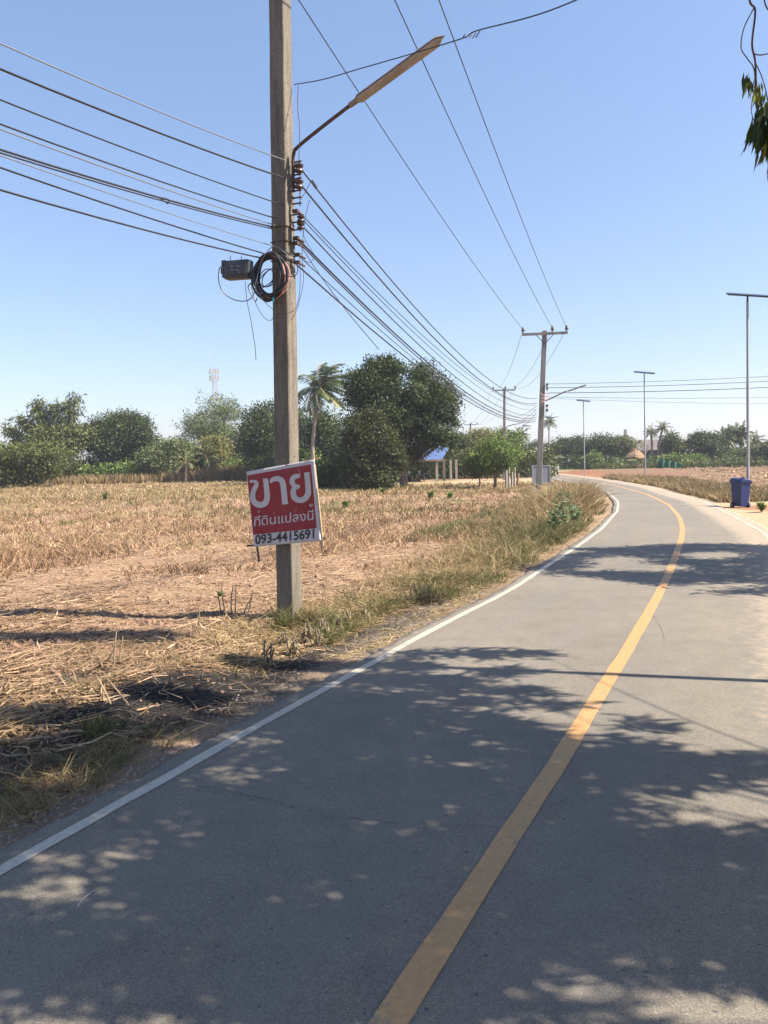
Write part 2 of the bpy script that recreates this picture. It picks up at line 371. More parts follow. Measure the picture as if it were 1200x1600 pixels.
def ground():
    def axis(a, b, s, far, g=1.18):
        c = list(np.arange(a, b + s / 2, s)); d = s; x = c[-1]
        while x < far: d = min(d * g, 40); x += d; c.append(x)
        d = s; x = c[0]; l = []
        while x > -far: d = min(d * g, 40); x -= d; l.append(x)
        return np.array(l[::-1] + c)
    xs = axis(-9, 13, .13, 750, 1.045); ys = axis(2, 30, .13, 750, 1.04); ys = ys[ys > -60]
    X, Y = np.meshgrid(xs, ys); nx, ny = len(xs), len(ys)
    Z = gz(X, Y); V = np.stack([X, Y, Z], -1).reshape(-1, 3)
    i = np.arange(nx * ny).reshape(ny, nx)
    q = np.stack([i[:-1, :-1], i[:-1, 1:], i[1:, 1:], i[1:, :-1]], -1).reshape(-1, 4)
    o = np_mesh('ground', V, [q], M['ground'], smooth=True); tag(o, kind='structure')
    dl = dleft(X, Y); dr = dright(X, Y)
    n1 = fbm(X, Y, 1.3, 11); n2 = fbm(X, Y, .5, 21)
    burnt = BURNT(X, Y)
    kk = 1 - .45 * (1 - sst(6.5, 8.5, Y)); shoulder = (1 - sst(.5 * kk, 1.0 * kk, dl + (n1 - .5) * .5)) * (dl > -.6)
    sandr = (1 - sst(1.8, 3.2, dr + (n1 - .5) * 1.6)) * (dr > -.6) * sst(-5, 0, Y) * (1 - sst(36, 42, Y))
    drive = (1 - sst(1.5, 4.5, np.abs(Y - (29.5 + (X - 13) * -.12)) + (n2 - .5) * 3)) * (dr > 0) * (1 - sst(30, 60, X))
    yard = (1 - sst(4, 9, np.abs(Y - 66) + (n2 - .5) * 5)) * (dl > .5) * sst(1.5, 5, X)
    g = np.clip(shoulder * .45 * (Y > 12) + sandr + drive + yard * 1.0, 0, 1)
    green = sst(.5, .62, n2) * .5 * (dl > 3) * sst(25, 34, Y) + sst(90, 97, Y + (X + 30) * .04) * (dl > 0) + sst(104, 112, Y + (X - 30) * .1) * (dr > 0)
    dirt = shoulder * (1 - .55 * (Y > 12)) * sst(.38, .55, fbm(X, Y, 2.0, 31) + .1)
    redb = sst(70, 75, Y + (n1 - .5) * 3) * (1 - sst(99, 103, Y)) * sst(19.3, 20.3, X) * (1 - sst(31, 36, X + (n1 - .5) * 5)) + (1 - sst(.6, 1.5, np.hypot(X - 13.6, (Y - 28.6) * .7))) * .8
    brownf = sst(3, 6, dr) * (1 - sst(104, 110, Y)) * (1 - np.clip(drive * 1.4, 0, 1))
    o2 = o.data
    for nm, ch in (('mask', (np.clip(burnt, 0, 1), g, np.clip(green, 0, .9))), ('maskb', (np.clip(dirt, 0, 1) * .9, np.clip(redb, 0, 1), np.clip(brownf, 0, .8)))):
        a = o2.attributes.new(nm, 'FLOAT_COLOR', 'POINT')
        c = np.stack([np.broadcast_to(x, X.shape) for x in ch] + [np.ones_like(X)], -1).astype(np.float32)
        a.data.foreach_set('color', c.ravel())
ground()

def strip(name, ys, xa, xb, z, mat, jag=0, skirt=True):
    n = len(ys); ja = (fbm(ys, ys * 0 + 3, 3, 40) - .5) * jag; jb = (fbm(ys, ys * 0 + 9, 3, 41) - .5) * jag
    A = np.stack([xa + ja, ys, np.full(n, z)], 1); B = np.stack([xb + jb, ys, np.full(n, z)], 1)
    V = [A, B]; i = np.arange(n - 1)
    F = [np.stack([i, n + i, n + i + 1, i + 1], 1)]
    if skirt:
        V += [A - [.06, 0, .09], B + [.06, 0, -.09]]
        F += [np.stack([2 * n + i, i, i + 1, 2 * n + i + 1], 1), np.stack([n + i, 3 * n + i, 3 * n + i + 1, n + i + 1], 1)]
    return tag(np_mesh(name, np.concatenate(V), F, mat), kind='structure')
fy = np.concatenate([np.arange(-8, 60, .12), np.arange(60, 218, 1.5)])
ROADZ = .03
def road_sheet():
    ry = np.concatenate([np.arange(-8, 40, .07), np.arange(40, 60, .25), np.arange(60, 218, 1.5)]); n = len(ry); cols = np.concatenate([[0, .015, .03, .05, .08], np.linspace(.12, .88, 17), [.92, .95, .97, .985, 1]])
    ja = (fbm(ry, ry * 0 + 3, 3, 40) - .5) * .10 + (vnoise(ry, ry * 0, 14, 4) - .5) * .05; jb = (fbm(ry, ry * 0 + 9, 3, 41) - .5) * .3
    a = xl(ry) - .17 / hdg(ry) + ja; b = xr(ry) + .25 + jb; X = a[:, None] + (b - a)[:, None] * cols[None]; Y = np.repeat(ry[:, None], len(cols), 1)
    eL = np.clip(1 - (X - xl(ry)[:, None]) * hdg(ry)[:, None] / .22, 0, 1) * .12; eR = np.clip(1 - (xr(ry)[:, None] - X) / 1.1, 0, 1); e = np.maximum(eL, eR * (.55 + .45 * sst(12, 22, Y)))
    crown_ = np.sin(np.pi * cols)[None] * .0
    wl = np.exp(-((cols - .20) / .05) ** 2) + np.exp(-((cols - .40) / .05) ** 2) + np.exp(-((cols - .62) / .05) ** 2) + np.exp(-((cols - .84) / .05) ** 2)
    V = np.stack([X, Y, np.full_like(X, ROADZ)], -1).reshape(-1, 3); k = len(cols); i = np.arange(n * k).reshape(n, k)
    F = np.stack([i[:-1, :-1], i[:-1, 1:], i[1:, 1:], i[1:, :-1]], -1).reshape(-1, 4); V2 = np.concatenate([np.stack([a - .04, ry, np.full(n, -.07)], 1), np.stack([b + .04, ry, np.full(n, -.07)], 1)]); j = np.arange(n - 1); o_ = n * k
    F2 = np.stack([o_ + j, i[:-1, 0], i[1:, 0], o_ + j + 1], 1); F3 = np.stack([i[:-1, -1], o_ + n + j, o_ + n + j + 1, i[1:, -1]], 1)
    t = np.concatenate([e.ravel(), np.ones(2 * n)]); ob = tag(np_mesh('road', np.concatenate([V, V2]), [F, F2, F3], M['asphalt'], None, t), kind='structure')
    at = ob.data.attributes.new('wheel', 'FLOAT', 'POINT'); at.data.foreach_set('value', np.concatenate([np.repeat(wl[None], n, 0).ravel(), np.zeros(2 * n)]).astype(np.float32))
road_sheet()
hw = .064 / hdg(fy)
strip('road_marking', fy, xl(fy) - hw * .68, xl(fy) + hw * .68, ROADZ + .004, M['white_line'], .022, False)
strip('road_marking', fy, xc(fy) - hw, xc(fy) + hw, ROADZ + .004, M['yellow_line'], .018, False)
k = fy > 8
strip('road_marking', fy[k], (xr(fy) - hw * .7)[k], (xr(fy) + hw * .7)[k], ROADZ + .004, M['faded'], .015, False)

def crack(pts, wd=.006):
    P = [G(*p, z=ROADZ) for p in pts]; Q = [P[0]]
    for a, b in zip(P[:-1], P[1:]):
        for k in range(1, 15):
            q = a + (b - a) * k / 14; q = q + np.array([random.gauss(0, .006), random.gauss(0, .013), 0]); Q.append(q)
    n = len(Q); Q = np.array(Q); Q[:, 2] = ROADZ + .0035
    t = unit(np.gradient(Q, axis=0)); s = np.stack([-t[:, 1], t[:, 0], t[:, 2] * 0], 1)
    wv = wd * .5 * (.1 + RNG.random((n, 1)) ** 1.5)
    V = np.concatenate([Q - s * wv, Q + s * wv]); i = np.arange(n - 1)
    tag(np_mesh('road_crack', V, [np.stack([i, i + 1, n + i + 1, n + i], 1)], M['crack']), kind='structure')
crack([(305, 1227), (370, 1240), (430, 1252), (500, 1272), (560, 1280), (620, 1288)], .005)
crack([(655, 1285), (700, 1290), (780, 1293)], .004)
crack([(880, 1026), (940, 1035), (975, 1028)], .006)
crack([(1020, 960), (1035, 985), (1038, 1003)], .006)

# ------------------------------------------------------------------ wires
NW = 5
def wire(pts, r=.009, mat='black_rubber', label=None, group='overhead cables on the roadside poles', name='overhead_cable', cat='cable'):
    m = MB(); m.tube(pts, r, NW)
    return tag(m.build(name, M[mat], smooth=True), label, cat, group)
def sagline(a, b, sag, n=18):
    a = np.array(a, float); b = np.array(b, float); L = []
    for k in range(n + 1):
        t = k / n; p = a + (b - a) * t; p[2] -= sag * 4 * t * (1 - t); L.append(p)
    return L
def smoothpts(P, n=10):
    P = [np.array(p, float) for p in P]; out = []
    Q = [2 * P[0] - P[1]] + P + [2 * P[-1] - P[-2]]
    for i in range(1, len(Q) - 2):
        for k in range(n):
            t = k / n; a, b, c, d = Q[i - 1:i + 3]
            out.append(.5 * ((2 * b) + (-a + c) * t + (2 * a - 5 * b + 4 * c - d) * t * t + (-a + 3 * b - 3 * c + d) * t ** 3))
    out.append(P[-1]); return out

# ------------------------------------------------------------------ main utility pole
RD = np.array([.41, .912, 0]); RD /= np.linalg.norm(RD)        # along the road at the pole
RX = np.array([RD[1], -RD[0], 0])                               # towards the road
UZ = np.array([0, 0, 1.])
PB = D(452.5, 975, 9.86); PB[2] = float(gz(PB[0], PB[1]))
PTOP = D(437, 0, 9.86); dirp = (PTOP - PB) / (PTOP[2] - PB[2])
PH = 9.3
def pax(z): return PB + dirp * (z - PB[2])
def pole_shaft(base, axis, h, w0, w1, depth_ratio, ax, name, mat, parent, ch=.12):
    """square-section concrete pole, chamfered corners"""
    m = MB(); n = 24; rings = []
    for k in range(n + 1):
        z = -.4 + (h + .4) * k / n; wv = (w0 + (w1 - w0) * max(z, 0) / h) / 2; c = base + axis * z; q = wv * (1 - ch)
        prof = [(-q, -wv), (q, -wv), (wv, -q), (wv, q), (q, wv), (-q, wv), (-wv, q), (-wv, -q)]
        j = random.gauss(0, .002)
        rings.append([c + ax[0] * (a + j) + ax[1] * b * depth_ratio for a, b in prof])
    vs = [p for r_ in rings for p in r_]
    fs = [(i * 8 + j, i * 8 + (j + 1) % 8, (i + 1) * 8 + (j + 1) % 8, (i + 1) * 8 + j) for i in range(n) for j in range(8)]
    fs += [tuple(range(8))[::-1], tuple(n * 8 + j for j in range(8))]
    m.add(vs, fs); return m.build(name, mat, parent)
pole = empty('utility_pole', PB, 'tall weathered square concrete pole standing in the verge grass, carrying the red sale sign', 'utility pole', 'concrete utility poles')
pole_shaft(PB, dirp, PH, .235, .185, 1.0, (RX, RD), 'shaft', M['concrete'], pole, .10)
# bolt holes
m = MB()
for k in range(22):
    z = .9 + k * .37; wv = (.235 + (.185 - .235) * z / PH) / 2; c = pax(z + PB[2])
    for ax, nn in ((RX, -RD), (RD, RX)):
        o_ = c + nn * (wv + .0015) + ax * (.01 if ax is RX else -.01)
        m = MB(); m.lathe(o_, [(.0085, -.003), (.0085, .001)], 8, (ax, UZ, nn)); m.build('bolt_hole', M['dark_plastic'], pole)
# crossarm at the top (above the picture) with its pin insulators
top = pax(9.0)
m = MB(); m.box(top - RD * .14, (2.1, .1, .12), (RX, RD, UZ)); m.build('crossarm', M['concrete'], pole, bevel=.01)
MVX = (-1.0, .4, 1.0)
def pin_insulator(p, parent, s=1.0):
    m = MB(); m.lathe(p, [(.02 * s, 0), (.02 * s, .06 * s), (.055 * s, .07 * s), (.075 * s, .12 * s), (.05 * s, .15 * s), (.055 * s, .19 * s), (.03 * s, .23 * s)], 10)
    m.build('insulator', M['porcelain'], parent, True)
for a in MVX: pin_insulator(top - RD * .14 + RX * a + UZ * .06, pole)

# service rack: rods, clevises and spools on the road-side face
def rface(px, py): return PL(px, py, pax(5.5) + RX * .17, RD)
rack = []
m = MB()
for ya, yb in ((250, 322), (330, 362)):
    a = rface(468, ya); b = rface(469, yb); m.tube([a, b], .007, 6)
m.build('rack_rod', M['rust'], pole)
SPOOL = {}
for nm, yy in (('a', 263), ('b', 288), ('c', 342), ('d', 353)):
    c = rface(467 if nm in 'ab' else 470, yy); SPOOL[nm] = c
    s = 1.0 if nm in 'ab' else .8
    m = MB(); m.lathe(c - UZ * .05 * s, [(.035 * s, 0), (.058 * s, .012 * s), (.055 * s, .032 * s), (.03 * s, .05 * s), (.055 * s, .068 * s), (.058 * s, .088 * s), (.035 * s, .1 * s)], 12)
    m.build('spool_insulator', M['porcelain'], pole, True)
for yy in (253, 273, 279, 298, 309, 318, 335, 347, 359):
    m = MB(); a = rface(456, yy); b = rface(471, yy); m.box((a + b) / 2, (np.linalg.norm(b - a), .035, .008), (RX, RD, UZ)); m.build('clevis', M['rust'], pole)
# steel straps round the shaft
for yy in (370, 392, 410, 420):
    z = D(450, yy, 10.2)[2]; c = pax(z); wv = .213 / 2 + .006; m = MB()
    L = [c + RX * a * wv + RD * b * wv for a, b in ((-1, -1), (1, -1), (1, 1), (-1, 1), (-1, -1))]
    m.tube(L, .007, 5); m.build('strap', M['rust'], pole)
# deadend clamps
for px, py in ((462, 330), (463, 372), (462, 380), (465, 398), (464, 410)):
    m = MB(); c = rface(px, py); m.box(c, (.07, .05, .035), (RX, RD, UZ)); m.tube([c, c + RX * .05 + RD * .1 - UZ * .03], .014, 6); m.build('cable_clamp', M['rust'], pole)

# street lamp on the pole
LP = (pax(6.3) + RX * .12)
lamp = empty('street_lamp', rface(459, 262), 'long yellowed fluorescent street lamp on a dark slanted arm high on the nearest pole', 'street lamp', 'fluorescent street lamps on poles')
def lpt(x, y): return PL(x, y, pax(6.0) + RX * .1 - RD * .02, RD)
arm = [lpt(458, 300), lpt(458, 262), lpt(459, 240), lpt(466, 229), lpt(500, 201), lpt(553, 160)]
m = MB(); m.tube(smoothpts(arm, 5), .021, 10); m.build('arm', M['rust'], lamp, True)
a = lpt(553, 160); b = lpt(692, 58); axx = (b - a) / np.linalg.norm(b - a); Ln = np.linalg.norm(b - a)
dn = np.cross(axx, RD); dn = dn if dn[2] < 0 else -dn
m = MB(); m.tube([a - axx * .06, a + axx * .07], .033, 10); m.build('arm_socket', M['lamp_metal'], lamp, True)
def trough(a, axx, Ln, wv, hv, side, dn, up_=True, n=10):
    m = MB(); rings = []
    for k in range(15):
        t = k / 14; e = min(1, math.sqrt(max(0, 1 - max(0, abs(t - .5) - .44) ** 2 / .06 ** 2)) * .9 + .1)
        c = a + axx * Ln * t; r_ = []
        for j in range(n + 1):
            th = math.pi * j / n; r_.append(c + side * wv * math.cos(th) * e + dn * (hv * math.sin(th) * e * (1 if up_ else -1)))
        rings.append(r_)
    k = n + 1; vs = [p for r_ in rings for p in r_]
    fs = [(i * k + j, i * k + j + 1, (i + 1) * k + j + 1, (i + 1) * k + j) for i in range(14) for j in range(n)] + \
         [(i * k + n, i * k, (i + 1) * k, (i + 1) * k + n) for i in range(14)]
    fs += [tuple(range(k))[::-1], tuple(14 * k + j for j in range(k))]
    m.add(vs, fs); return m
trough(a, axx, Ln, .062, .055, RD, dn).build('diffuser', M['diffuser'], lamp, True)
trough(a - dn * .003 - axx * .01, axx, Ln + .03, .072, .035, RD, dn, False).build('housing', M['lamp_metal'], lamp, True)

# sale sign
def spt(px, py, off=0.0): return PL(px, py, pax(2.0) - RD * (.118 + .045 + off), RD)
sign = empty('sale_sign', spt(450, 850), 'red and white land for sale banner in Thai, tied to the nearest concrete pole', 'sign')
# photo coordinates of the banner corners
TLc, TRc, BRc, BLc = (385, 737), (491, 718), (502.5, 845), (397, 854.5)
def buv(u, v, off=0.0):
    a = np.array(TLc) * (1 - u) + np.array(TRc) * u; b = np.array(BLc) * (1 - u) + np.array(BRc) * u
    p = a * (1 - v) + b * v
    o_ = off + .006 * math.sin(u * 9 + v * 3) + .005 * math.sin(v * 8) + (.02 * max(0, u - .85) * max(0, v - .8) * 40 * math.sin(u * 60))
    return spt(p[0], p[1], o_)
def sheet(u0_, u1_, v0_, v1_, off, nu=40, nv=40, edge=0):
    m = MB(); g = []
    for j in range(nv + 1):
        for i in range(nu + 1):
            g.append(buv(u0_ + (u1_ - u0_) * i / nu, v0_ + (v1_ - v0_) * j / nv, off))
    k = nu + 1; m.add(g, [(j * k + i, j * k + i + 1, (j + 1) * k + i + 1, (j + 1) * k + i) for j in range(nv) for i in range(nu)]); return m
banner = sheet(0, 1, 0, 1, 0).build('banner', M['sign_white'], sign, True)
sd = banner.modifiers.new('thickness', 'SOLIDIFY'); sd.thickness = .002; sd.offset = 0
sheet(.006, .945, .05, .84, .003).build('red_print', M['sign_red'], sign, True)
# lettering, traced in photo pixels (zoomed 5.333x from 330,680)
def zp(x, y): return (330 + x / 5.3333, 680 + y / 5.3333)
def inv_uv(px, py):
    u, v = .5, .5
    for _ in range(12):
        a = np.array(TLc) * (1 - u) + np.array(TRc) * u; b = np.array(BLc) * (1 - u) + np.array(BRc) * u
        p = a * (1 - v) + b * v; du = (np.array(TRc) - TLc) * (1 - v) + (np.array(BRc) - BLc) * v; dv = b - a
        e = np.array([px, py]) - p; s_ = np.linalg.solve(np.stack([du, dv], 1), e); u += s_[0]; v += s_[1]
    return u, v
def stroke(m, pts, wd, off, closed=False, taper=None):
    """thick polyline given in zoomed pixels, mapped on to the banner"""
    P = np.array(smoothpts([(*p, 0) for p in pts], 6))[:, :2] if len(pts) > 2 else np.array(pts, float)
    if len(pts) == 2: P = np.array([P[0] + (P[1] - P[0]) * t for t in np.linspace(0, 1, 8)])
    t = np.gradient(P, axis=0); t /= np.linalg.norm(t, axis=1, keepdims=True) + 1e-9; s_ = np.stack([-t[:, 1], t[:, 0]], 1)
    wv = np.full(len(P), wd) if taper is None else np.interp(np.linspace(0, 1, len(P)), np.linspace(0, 1, len(taper)), taper)
    A = P - s_ * wv[:, None] / 2; B = P + s_ * wv[:, None] / 2
    V = [buv(*inv_uv(*zp(*q)), off) for q in A] + [buv(*inv_uv(*zp(*q)), off) for q in B]
    n = len(P); m.add(V, [(i, i + 1, n + i + 1, n + i) for i in range(n - 1)])
m = MB()
# kho khai
stroke(m, [(322, 388), (345, 384), (380, 384)], 22, .006)
stroke(m, [(378, 386), (376, 420), (356, 455), (346, 500), (352, 545), (382, 574), (420, 580), (452, 562), (465, 525), (464, 470), (452, 360)], 46, .007,
       taper=[30, 36, 40, 42, 46, 50, 50, 50, 48, 46, 42])
# sara aa
stroke(m, [(494, 398), (506, 376), (545, 362), (585, 376), (600, 420), (607, 480), (617, 576)], 48, .007, taper=[12, 34, 44, 48, 48, 48, 50])
# yo yak
stroke(m, [(738, 340), (700, 344), (678, 366), (676, 398), (698, 422), (738, 430)], 40, .0075, taper=[34, 40, 42, 42, 38, 26])
stroke(m, [(736, 430), (696, 440), (684, 475), (694, 520), (735, 542), (780, 530), (806, 490), (808, 440), (796, 310)], 46, .007, taper=[24, 38, 46, 48, 46, 48, 48, 46, 44])
big = m.build('large_lettering', M['sign_white'], sign)
def text_mesh(txt, cx, cy, height, width, slope, mat, name, off, bold=.0):
    """text set with Blender's own font, mapped on to the banner in zoomed pixels; cx,cy is the left end of the baseline"""
    cu = bpy.data.curves.new(name, 'FONT'); cu.body = txt; cu.size = 1; cu.offset = bold; cu.resolution_u = 4
    ob = bpy.data.objects.new(name, cu); COL.objects.link(ob)
    dg = bpy.context.evaluated_depsgraph_get(); dg.update(); me = bpy.data.meshes.new_from_object(ob.evaluated_get(dg))
    bpy.data.objects.remove(ob); co = np.array([v.co[:] for v in me.vertices])
    x0, x1 = co[:, 0].min(), co[:, 0].max(); y1 = height[1]
    sx = width / (x1 - x0); sy = height[0] / y1
    for i, v in enumerate(me.vertices):
        X_ = (co[i, 0] - x0) * sx; Y_ = co[i, 1] * sy
        q = buv(*inv_uv(*zp(cx + X_ + Y_ * -.09 * -1 * 0, cy - Y_ + X_ * slope)), off); v.co = q
    return link_mesh(name, me, M[mat], sign)
text_mesh('093-4415691', 366, 908, (78, .72), 492, -.105, 'sign_black', 'phone_number', .006, .022)
text_mesh('ที', 358, 758, (84, .787), 52, -.105, 'sign_white', 'small_lettering', .006, .006)
text_mesh('ดินแปลงนี', 420, 750, (84, .787), 432, -.105, 'sign_white', 'small_lettering', .006, .006)
m = MB(); stroke(m, [(397, 626), (394, 648)], 7, .007); m.build('tone_mark', M['sign_white'], sign)
m = MB(); stroke(m, [(818, 580), (826, 574), (830, 582), (822, 590), (836, 592), (846, 574)], 6, .007)
m.build('tone_mark', M['sign_white'], sign)
M['scuff'] = simple('pink_scuff', (.42, .17, .17), .6, .2, 20, bmp=0)
for a_, b_ in (((722, 272), (740, 330)), ((735, 300), (748, 345)), ((711, 590), (704, 650)), ((520, 630), (524, 655)), ((400, 500), (404, 520))):
    m = MB(); stroke(m, [a_, b_], 7, .0085, taper=[2, 8, 5]); m.build('scuff_mark', M['scuff'], sign)
m = MB(); m.tube([spt(489.5, 706, -.012), spt(505, 853, -.012)], .012, 7); m.build('stick', M['bamboo'], sign, True)
m = MB(); m.tube([spt(388, 741, -.02), spt(500, 716, -.02)], .010, 7); m.build('stick', M['bamboo'], sign, True)
m = MB(); m.tube([spt(386, 853, -.02), spt(509, 840, -.02)], .013, 7); m.build('stick', M['dark_stick'], sign, True)
m = MB(); m.tube([spt(401, 848, -.012), spt(405, 878, -.012)], .014, 7); m.build('stick', M['dark_stick'], sign, True)
m = MB(); m.tube([spt(500, 840, -.03), spt(504, 860, -.03)], .009, 7); m.build('stick', M['dark_stick'], sign, True)
for px, py, ex, ey in ((446, 727, 430, 724), (446, 845, 452, 842)):
    m = MB(); c = spt(px, py, .006); m.tube([c, c + RX * .03 + UZ * .02, c - RX * .03 + UZ * .03, c + RX * .05 - UZ * .01], .004, 5); m.build('wire_tie', M['rust'], sign)

# cable coil and splice box
coil = empty('cable_coil', PL(423, 432, pax(4.2) - RD * .15, RD), 'coil of black and faded pink communication cable hanging on the nearest concrete pole', 'cable coil')
cc = PL(422, 431, pax(4.2) - RD * .17, RD)
for k in range(11):
    rx_ = .215 + random.uniform(-.035, .03); rz_ = .265 + random.uniform(-.045, .02); c = cc + RD * random.uniform(-.035, .045) + RX * random.uniform(-.02, .02) + UZ * random.uniform(-.03, .02)
    ph = random.uniform(-.25, .25); L = []
    for j in range(37):
        th = 2 * math.pi * j / 36; a_ = rx_ * math.cos(th); b_ = rz_ * math.sin(th)
        L.append(c + RX * (a_ * math.cos(ph) - b_ * math.sin(ph)) + UZ * (a_ * math.sin(ph) + b_ * math.cos(ph)) + RD * (.03 * math.sin(th * 2 + k)))
    m = MB(); m.tube(L, .0125 if k < 8 else .010, 7); m.build('cable_loop', M['black_rubber' if k < 8 else 'pink_cable'], coil, True)
for k in range(3):
    c = cc + RX * random.uniform(-.03, .05) - UZ * .03 - RD * .04; L = []
    for j in range(25):
        th = 2 * math.pi * j / 24; L.append(c + RX * .10 * math.cos(th) * (1 + .2 * k) + UZ * .11 * math.sin(th + .3 * k) + RD * .02 * math.sin(th))
    m = MB(); m.tube(L, .006, 5); m.build('small_loop', M['black_rubber'], coil, True)
tg = PL(427, 468, pax(4.2) - RD * .2, RD); m = MB(); m.box(tg, (.02, .006, .06), (RX, RD, UZ)); m.build('cable_tag', M['cyan_tag'], coil)
bd = RX * .98 + UZ * -.05; bd /= np.linalg.norm(bd)
def bx(px, py, off=0): return PL(px, py, pax(4.2) - RD * (.17 + off), RD)
sp = empty('splice_box', bx(372, 422), 'dark grey cable splice box slung from the lowest cable left of the coil', 'splice box')
bA = bx(393, 421) - bx(352, 424); bn = np.linalg.norm(bA); ux = bA / bn * np.sign(bn); uz = np.cross(RD, ux); uz = uz if uz[2] > 0 else -uz
m = MB(); m.box(bx(373, 422), (bn * .93, .13, .225), (ux, np.cross(uz, ux), uz)); m.build('body', M['dark_plastic'], sp, bevel=.02)
m = MB(); m.box(bx(373, 422), (bn * .80, .15, .15), (ux, np.cross(uz, ux), uz)); m.build('ribbed_cover', M['dark_plastic'], sp, bevel=.015)
for (px, py) in ((353, 413), (354, 430), (352, 424)):
    m = MB(); m.box(bx(px, py), (.06, .12, .08), (ux, np.cross(uz, ux), uz)); m.build('latch', M['dark_plastic'], sp, bevel=.01)
for a_, b_, l_ in ((-.05, .03, .05), (.04, .03, .05), (-.04, -.01, .045), (.03, -.012, .05), (.06, -.045, .03)):
    m = MB(); m.box(bx(373, 422) + ux * a_ + uz * b_ - RD * .0765, (l_, .002, .012), (ux, RD, uz)); m.build('print_mark', M['board_grey'], sp)
for px in (360, 377):
    m = MB(); m.tube([bx(px, 410), bx(px, 400)], .005, 5); m.build('hanger', M['steel'], sp)

# cables from the left towards the pole (t = distance back along the road)
GL = 'cables running from the left edge to the nearest pole'
def leftwire(y0, yp, xp=425, r=.008, mat='black_rubber', label=None, xoff=.0, side=-1, y_end=None):
    e = PL(xp, yp, pax(5) - RD * .0 + RX * xoff, RX) if False else D(xp, yp, 9.76)
    back = e - RD * 4.4; k = None
    a = D(0, y0, back[1] + .15)
    z0, z1 = e[2], a[2]; L = []; T = 26.0; t1 = 4.4; far = e + (a - e) * (T / t1)
    s = (z1 - (z0)) ; q = s / (t1 * (t1 - T))            # parabola through z0 at 0, z1 at t1, z0 at T
    for i in range(27):
        t = T * (i / 26) ** 1.6; p = e + (a - e) * (t / t1); p[2] = z0 + q * t * (t - T); L.append(p)
    return wire(L, r, mat, label, GL)
LW = [(68, 251, 447, .0065, 'grey_cable', 'pale thin cable, topmost of those running left from the nearest pole'),
      (108, 279, 447, .010, 'black_rubber', 'thick black cable, second from top left of the nearest pole'),
      (156, 322, 447, .007, 'black_rubber', 'thin dark cable, third from top left of the nearest pole'),
      (194, 341, 430, .0075, 'black_rubber', 'dark cable, fourth from top left of the nearest pole'),
      (202, 352, 430, .006, 'grey_cable', 'thin grey cable crossing just under the fourth cable left of the pole'),
      (234, 355, 428, .0095, 'black_rubber', 'thick black cable with a small splice knot left of the pole'),
      (239, 358, 428, .007, 'black_rubber', 'dark wavy cable close below the one with the splice knot'),
      (243, 385, 428, .005, 'grey_cable', 'pale thin cable dropping beneath the paired black cables on the left'),
      (262, 396, 412, .008, 'black_rubber', 'dark cable second from the bottom on the left, ending at the coil'),
      (297, 404, 412, .009, 'black_rubber', 'lowest cable on the left, carrying the splice box')]
for y0, yp, xp, r_, mt, lb in LW: leftwire(y0, yp, xp, r_, mt, lb)
kn = D(248, 309, 8.0); m = MB(); m.tube(smoothpts([kn + [-.07, 0, .02], kn, kn + [.05, 0, -.03], kn + [.08, .02, -.05], kn + [.1, 0, -.02], kn + [.03, 0, .0], kn + [.16, 0, -.05]], 5), .006, 5)
tag(m.build('splice_knot', M['black_rubber'], smooth=True), 'small twisted splice knot on a black cable left of the pole', 'cable splice')

# second pole, towards the bend
S2 = D(841, 786, 35.6); S2[2] = float(gz(S2[0], S2[1])); T2 = D(851, 517, 35.6)
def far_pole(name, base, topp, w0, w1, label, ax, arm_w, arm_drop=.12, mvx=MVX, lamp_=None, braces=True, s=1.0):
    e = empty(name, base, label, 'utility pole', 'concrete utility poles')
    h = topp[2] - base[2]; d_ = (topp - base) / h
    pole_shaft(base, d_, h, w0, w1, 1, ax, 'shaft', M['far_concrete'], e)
    c = topp - UZ * arm_drop * s - ax[1] * .12
    m = MB(); m.box(c, (arm_w, .09, .11), (ax[0], ax[1], UZ)); m.build('crossarm', M['far_concrete'], e)
    if braces:
        for sg in (-1, 1):
            m = MB(); m.tube([c + ax[0] * sg * arm_w * .2 - UZ * .03, c - UZ * .45], .015, 5); m.build('brace', M['rust'], e)
    pts = []
    for a_ in mvx:
        p = c + ax[0] * a_ * arm_w / 2 + UZ * .055; pin_insulator(p, e, s); pts.append(p + UZ * .16)
    return e, pts, d_
IX = (np.array([1., 0, 0]), np.array([0, 1., 0]))
ang = R(-8); IX = (np.array([math.cos(ang), math.sin(ang), 0]), np.array([-math.sin(ang), math.cos(ang), 0]))
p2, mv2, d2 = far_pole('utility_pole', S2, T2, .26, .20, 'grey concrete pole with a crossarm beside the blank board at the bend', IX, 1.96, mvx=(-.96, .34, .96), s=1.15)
m = MB(); m.box(S2 + UZ * .10 + IX[0] * .2, (.9, .3, .26), (IX[0], IX[1], UZ)); tag(m.build('concrete_block', M['pale_concrete'], bevel=.03), 'low weathered concrete block around the foot of the pole at the bend', 'block')
def at2(px, py, d=35.5): return D(px, py, d)
for py in (601, 607, 634, 641):
    c = at2(855, py, 35.45); m = MB(); m.lathe(c - UZ * .06, [(.03, 0), (.065, .02), (.045, .06), (.065, .1), (.03, .12)], 8); m.build('spool_insulator', M['porcelain'], p2, True)
m = MB(); m.tube([at2(855, 598), at2(855, 612)], .012, 5); m.box(at2(852, 604), (.2, .04, .02)); m.build('rack', M['rust'], p2)
m = MB(); m.tube([at2(853, 632), at2(853, 646)], .012, 5); m.build('rack', M['rust'], p2)
for k in range(3):
    c = at2(850, 616 + k * 5, 35.3); m = MB(); m.tube(smoothpts([c + [-.16, 0, .06], c + [-.05, -.03, -.06], c + [.1, 0, .05], c + [.2, 0, -.02]], 5), .02, 6); m.build('cable_bundle', M['pink_cable'], p2, True)
